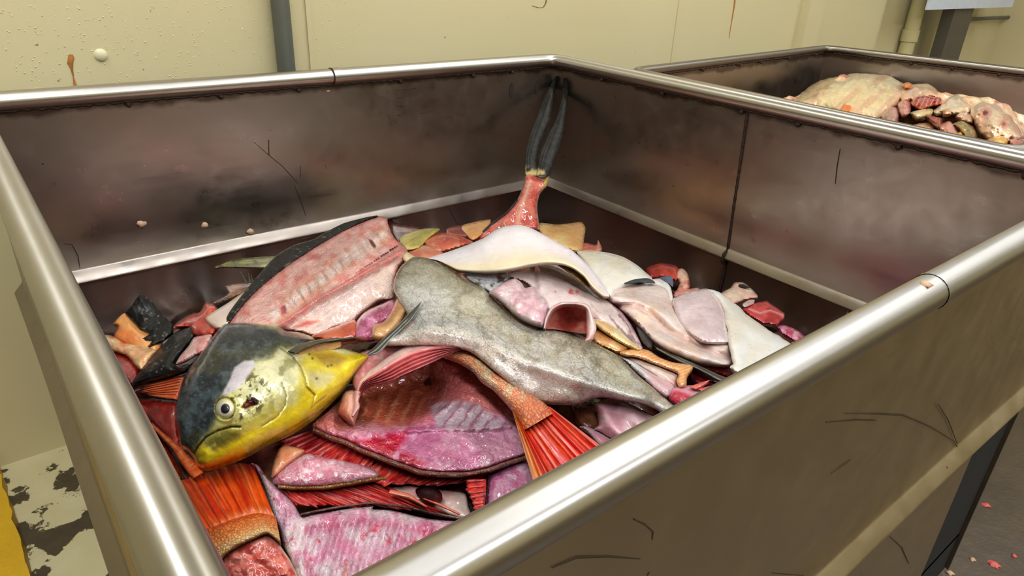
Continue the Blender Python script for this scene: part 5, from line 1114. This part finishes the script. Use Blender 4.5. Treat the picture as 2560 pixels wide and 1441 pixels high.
sheet('purple_scrap', [(1445, 770), (1510, 762), (1600, 800), (1690, 868), (1750, 925), (1690, 960), (1600, 895), (1490, 830)], 3, lift=.028, bulge=.01, s=4, thick=.012, col=wet_pink((206, 110, 140), (170, 62, 92), (228, 160, 176)), mat='flesh', amp=.005, nsc=24, label='purple pink scrap next to the white skin flap at the rim', cat='offal')
sheet('orange_scrap', [(1555, 890), (1620, 888), (1690, 950), (1680, 985), (1600, 930)], 3, lift=.04, bulge=.006, s=4, thick=.01, col=(236, 140, 88), mat='smooth', label='small orange scrap beside the purple scrap', cat='meat')

# ------------------------------------------------------------------ 9. tail standing in the far corner
st = thing('standing_tail', 1290, 600, .40, 'forked black fish tail standing upright in the far corner', 'fish tail')
ZQ = TPS([(1180, 615, .42), (1230, 580, .442), (1300, 560, .462), (1340, 560, .462), (1310, 500, .492), (1345, 490, .492), (1320, 440, .518), (1370, 440, .518), (1330, 350, .582), (1390, 350, .582), (1370, 250, .66), (1412, 260, .655), (1388, 192, .703), (1410, 195, .70)])
def q_col(g):
    c = mixc(np.tile([206., 108, 92], (len(g.x), 1)), [176, 66, 58], ss(.4, .62, g.f)); c = mixc(c, [236, 188, 166], np.exp(-(poly_dist(g.x, g.y, C(8, [(560, 1210), (570, 1150), (600, 1060), (650, 900)]))[0] / 5) ** 2) * .6)
    c = mixc(c, [214, 180, 90], ss(1352, 1362, g.x + (g.y - 470) * .25) * (g.y < 490)); return mixc(c, [238, 206, 180], ss(4, 1, g.d))
sheet('flesh_stalk', [(612, 860), (650, 838), (700, 866), (745, 885), (790, 850), (775, 930), (725, 985), (705, 1045), (702, 1110), (715, 1240), (690, 1260), (560, 1260), (440, 1290), (330, 1320), (230, 1360), (255, 1325), (360, 1220), (480, 1130), (560, 1030), (600, 930)], 8, z=ZQ, bulge=.008, edge=16, s=3, thick=.012, col=q_col, mat='raw', parent=st, ang=1.9,
      label='raw red tail stalk')
ribbon('skin_edge', [(555, 1030), (480, 1120), (360, 1210), (250, 1320), (215, 1370)], [(568, 1040), (490, 1135), (372, 1228), (270, 1335), (240, 1375)], 8, z=ZQ, lift=.003, nu=40, nv=6, bulge=.003, thick=.012, col=(34, 30, 26), mat='black', parent=st)
lob = lambda g: mixc(mixc(np.tile([12., 11, 9], (len(g.x), 1)), [44, 42, 34], ss(.48, .64, fbm(g.u * 30, g.v * 300, 26, 5))), [176, 160, 110], ss(.14, .02, g.u) * ss(.35, .6, g.f))
ribbon('tail_lobe', [(612, 862), (612, 720), (640, 580), (700, 430), (760, 280), (832, 146)], [(700, 862), (705, 720), (745, 600), (792, 480), (812, 330), (840, 165)], 8, z=ZQ, lift=.004, nu=90, nv=18, bulge=.002, thick=.005, col=lob, mat='matte', parent=st, label='black pointed tail lobe')
ribbon('tail_lobe', [(695, 862), (716, 720), (760, 600), (820, 480), (870, 330), (888, 158)], [(792, 858), (808, 790), (855, 680), (893, 520), (918, 350), (925, 205)], 8, z=ZQ, lift=.006, nu=90, nv=18, bulge=.002, thick=.005, col=lob, mat='matte', parent=st, label='black pointed tail lobe')

# ------------------------------------------------------------------ 10. second bin heap
RIM2 = RIM
P2 = TPS([(1980, 260, .66), (2030, 220, .675), (2130, 190, .70), (2260, 215, .70), (2350, 230, .69), (2420, 245, .69), (2500, 280, .69), (2560, 340, .68), (2200, 300, .68), (2350, 340, .68), (2500, 370, .68), (2050, 270, .67), (2700, 400, .66)])
xs = [B2[0], C2[0], A2[0], D2[0]]
def h2(X, Y):
    Z = np.full(X.shape, .66)
    for _ in range(10):
        px, py = to_px(np.stack([X, Y, Z], -1)); Z = .5 * Z + .5 * np.clip(P2(np.clip(px, 1950, 2700), np.clip(py, 190, 420)), .5, .69)
    e_ = np.minimum.reduce([X - 1.27, 2.2 - X, Y - .26, .95 - Y]); return .60 + (Z + .012 - .60) * ss(0, .16, e_) + .05 * (fbm(X * 1000, Y * 1000, 60, 15) - .5)
P, F, nx, ny = heap('x', 1.285, 2.21, 0.26, 0.915, h2)
n0 = len(P); Pb = P.copy(); Pb[:, 2] = ZB + .006
FF = F + [tuple(n0 + k for k in f[::-1]) for f in F] + [(b_[i], n0 + b_[i], n0 + b_[(i + 1) % len(b_)], b_[(i + 1) % len(b_)]) for i in range(len(b_))]
cc = lin(mixc(mixc(np.tile([206., 160, 124], (n0, 1)), [160, 92, 78], ss(.45, .6, fbm(P[:, 0] * 1000, P[:, 1] * 1000, 50, 4))), [222, 190, 150], ss(.5, .62, fbm(P[:, 0] * 1000, P[:, 1] * 1000, 30, 44)))); cc = np.concatenate([np.concatenate([cc, cc]), np.ones((2 * n0, 1))], 1); pu = np.stack([P[:, 0], P[:, 1], 0 * P[:, 0]], 1)
o = link('scrap_heap', np.concatenate([P, Pb]), FF, MT['flesh'], attrs={'Col': ('FLOAT_COLOR', cc), 'puv': ('FLOAT_VECTOR', np.concatenate([pu, pu]))})
tag(o, 'pale mass of fish offal filling the second bin', 'offal', kind='stuff')
def s6(name, pts, label, cat, col, lift=0., bulge=.015, mat='flesh', parent=None, **k):
    return sheet(name, pts, 6, z=P2, lift=lift, bulge=bulge, thick=k.pop('thick', .02), s=k.pop('s', 3.5), col=col, mat=mat, label=label, cat=cat, amp=k.pop('amp', .006), nsc=k.pop('nsc', 30), jag=k.pop('jag', 2.5), edge=k.pop('edge', 20), parent=parent, **k)
bs = thing('pale_skin_slab', 2150, 260, .62, 'big pale skin slab with an orange cut in the second bin', 'fish skin')
s6('slab', [(400, 625), (540, 530), (680, 440), (800, 410), (920, 385), (980, 372), (1150, 378), (1280, 390), (1400, 440), (1480, 490), (1500, 580), (1420, 660), (1330, 740), (1250, 800), (1180, 860), (900, 800), (600, 720), (450, 680)], None, None,
   lambda g: mixc(mixc(np.tile([232., 202, 160], (len(g.x), 1)), [222, 184, 142], ss(.4, .6, g.n)), [198, 150, 122], ss(.5, .64, fbm(g.x + g.y, g.y * .3, 22, 5)) * .7), bulge=.03, parent=bs, edge=50, amp=.004, mat='smooth')
s6('orange_cut', [(835, 735), (890, 640), (1010, 598), (1020, 620), (960, 700), (900, 740)], None, None, ((234, 132, 70), (226, 110, 52)), lift=.026, bulge=.008, parent=bs, mat='smooth')
CR = ((230, 194, 160), (212, 160, 128))
s6('pale_meat_lump', [(1400, 520), (1500, 480), (1580, 465), (1660, 470), (1740, 528), (1765, 600), (1650, 600), (1520, 640), (1420, 640), (1380, 580)], 'pale meat lump above the red block in the second bin', 'meat', CR, .012)
s6('orange_scrap', [(1438, 470), (1480, 455), (1515, 475), (1500, 500), (1450, 505)], 'tiny orange scrap on the pale lump in the second bin', 'meat', (232, 126, 60), .03, .01, s=3)
s6('red_meat_block', [(1490, 640), (1560, 578), (1640, 572), (1780, 596), (1778, 658), (1680, 672), (1570, 700)], 'bright red striped meat block in the second bin', 'meat', lambda g: mixc(np.tile([150., 36, 34], (len(g.x), 1)), [224, 150, 130], ss(.8, .97, .5 + .5 * np.sin((g.x * 1.2 + g.y * .6) * .45)) * .8), .026, .012, s=2.5)
s6('pale_meat_mound', [(1700, 700), (1800, 600), (1870, 565), (1970, 558), (2040, 610), (2080, 680), (2040, 740), (1850, 760), (1720, 760)], 'rounded pale mound right of the red block in the second bin', 'meat', CR, .008, .024)
hd = thing('pale_fish_head', 2480, 310, .64, 'pale rounded head piece with two dark red holes in the second bin', 'fish head')
def hd_col(g):
    c = mixc(np.tile([232., 186, 156], (len(g.x), 1)), [218, 150, 128], ss(.4, .62, g.n))
    for p, r in (((2175, 730), 10), ((2340, 830), 7)):
        q = C(6, [p])[0]; c = mixc(c, [84, 24, 24], ss(r, r * .5, np.hypot(g.x - q[0], g.y - q[1]))); c = mixc(c, [196, 90, 78], np.exp(-((np.hypot(g.x - q[0], g.y - q[1]) - r * 1.2) / 4) ** 2) * .6)
    return c
s6('skull', [(2030, 700), (2080, 640), (2150, 618), (2290, 655), (2340, 705), (2420, 765), (2490, 870), (2530, 960), (2450, 1010), (2250, 990), (2130, 930), (2070, 820)], None, None, hd_col, .02, .03, parent=hd, edge=40)
i = 0
SM = [([(1230, 760), (1290, 690), (1380, 680), (1400, 760), (1370, 840), (1280, 830)], 'purplish grey membrane fold', ((150, 110, 100), (196, 150, 136)), .02),
      ([(1380, 660), (1450, 600), (1510, 650), (1500, 730), (1420, 760)], 'pink gristle knob', ((206, 140, 130), (176, 96, 90)), .02),
      ([(1500, 730), (1600, 690), (1700, 700), (1680, 760), (1560, 790)], 'cream fat strip', ((232, 206, 156), (214, 176, 120)), .022),
      ([(1630, 745), (1700, 755), (1780, 780), (1790, 850), (1760, 900), (1690, 820)], 'dark red meat strip', ((150, 40, 36), (116, 28, 28)), .034),
      ([(1480, 860), (1600, 820), (1720, 830), (1740, 920), (1640, 910), (1520, 890)], 'tan skin lump', ((218, 168, 124), (196, 140, 100)), .02),
      ([(1750, 860), (1850, 800), (1920, 920), (1850, 960), (1790, 930)], 'pink square cut', ((222, 150, 134), (210, 132, 116)), .036),
      ([(1900, 920), (1950, 900), (1980, 960), (1930, 990)], 'yellow orange fat bit', ((222, 150, 60), (206, 130, 50)), .04),
      ([(1880, 830), (1960, 800), (2060, 850), (2100, 960), (2020, 990), (1950, 900)], 'greenish gut knot', ((150, 130, 74), (96, 76, 48)), .03),
      ([(1790, 700), (1850, 690), (1870, 740), (1800, 750)], 'pale round fat nub', ((216, 160, 120), (196, 120, 90)), .036),
      ([(1900, 760), (1960, 720), (2060, 760), (2060, 830), (1960, 810)], 'peach trimming', ((230, 180, 150), (206, 130, 110)), .022),
      ([(2180, 980), (2260, 930), (2380, 950), (2360, 1040), (2240, 1050)], 'orange yellow fat lump', ((226, 160, 84), (206, 130, 66)), .036),
      ([(2380, 960), (2480, 950), (2560, 1010), (2540, 1080), (2420, 1070)], 'mauve pink trimming', ((196, 130, 120), (170, 100, 96)), .036),
      ([(2060, 980), (2180, 1000), (2280, 1060), (2200, 1090), (2080, 1030)], 'cream crumbly scrap', ((230, 196, 140), (214, 160, 110)), .03)]
for pts, nm, cl_, lf in SM:
    s6(nm.replace(' ', '_'), pts, nm + ' in the second bin beside the rim', 'trimming', cl_, lf, .014, s=3)

# ------------------------------------------------------------------ 11. small scraps on walls, rim and floor
def wall_scrap(px, py, axis, val, r, label, mat=DRYSCRAP, nrm=None, asp=1.0):
    c0 = on_plane(px, py, axis, val); nrm = np.array(nrm, float); n = 14
    a = np.cross(nrm, (0, 0, 1.0)) if abs(nrm[2]) < .5 else np.array([1.0, 0, 0]); a /= np.linalg.norm(a); b2 = np.cross(nrm, a)
    V = [c0 + nrm * .003]; 
    for rr, hh in ((.5, .0025), (1, .0004), (1, -.0006)):
        for k in range(n):
            ph = 2 * math.pi * k / n; q = r * rr * rng.uniform(.6, 1.25); V.append(c0 + a * q * math.cos(ph) + b2 * q * asp * math.sin(ph) + nrm * hh)
    F = [(0, 1 + k, 1 + (k + 1) % n) for k in range(n)] + [(1 + i * n + k, 1 + (i + 1) * n + k, 1 + (i + 1) * n + (k + 1) % n, 1 + i * n + (k + 1) % n) for i in range(2) for k in range(n)]
    return tag(link('dried_scrap', V, F, mat, smooth=True), label, 'scrap', 'scraps stuck to the bin')
wall_scrap(354, 561, 1, L - .003, .0075, 'dried tan scrap stuck to the back panel, the leftmost of three', nrm=(0, -1, 0))
wall_scrap(512, 564, 1, L - .003, .006, 'dried tan scrap stuck to the back panel, the middle of three', nrm=(0, -1, 0))
wall_scrap(626, 580, 1, L - .003, .0075, 'dried tan scrap stuck to the back panel just above the bead', nrm=(0, -1, 0))
wall_scrap(2122, 778, 0, W - .003, .003, 'thin pale shred hanging below the bead on the right panel', nrm=(-1, 0, 0), asp=5)
wall_scrap(820, 228, 1, L - .003, .004, 'pale smear under the back rim below the collar', nrm=(0, -1, 0), asp=.6)
c0 = at_z(np.array([2312.]), np.array([712.]), RIM + .013)[0]
wall_scrap(2312, 712, 2, RIM + .0145, .006, 'pale pink crumb lying on the front rim', DRYSCRAP, nrm=(0, 0, 1))
fl = [(2487, 1412, .010, 'largest pink meat bit on the floor at lower right'), (2466, 1263, .008, 'pink scrap on the floor beside the bin corner'), (2535, 1390, .005, 'small pink scrap right of the largest one on the floor'), (2375, 1433, .007, 'pale tan scrap at the very bottom right'), (2432, 1399, .005, 'pale sliver on the floor left of the pink bits')]
for k, (px, py, r, lb) in enumerate(fl):
    c0 = at_z(np.array([float(px)]), np.array([float(py)]), 0.002)[0]; o = wall_scrap(px, py, 2, .0008, r, lb, PINKSCRAP if k < 3 else DRYSCRAP, nrm=(0, 0, 1)); o['group'] = 'scraps on the floor'
for o in bpy.data.objects:
    if '_w' in o: del o['_w']
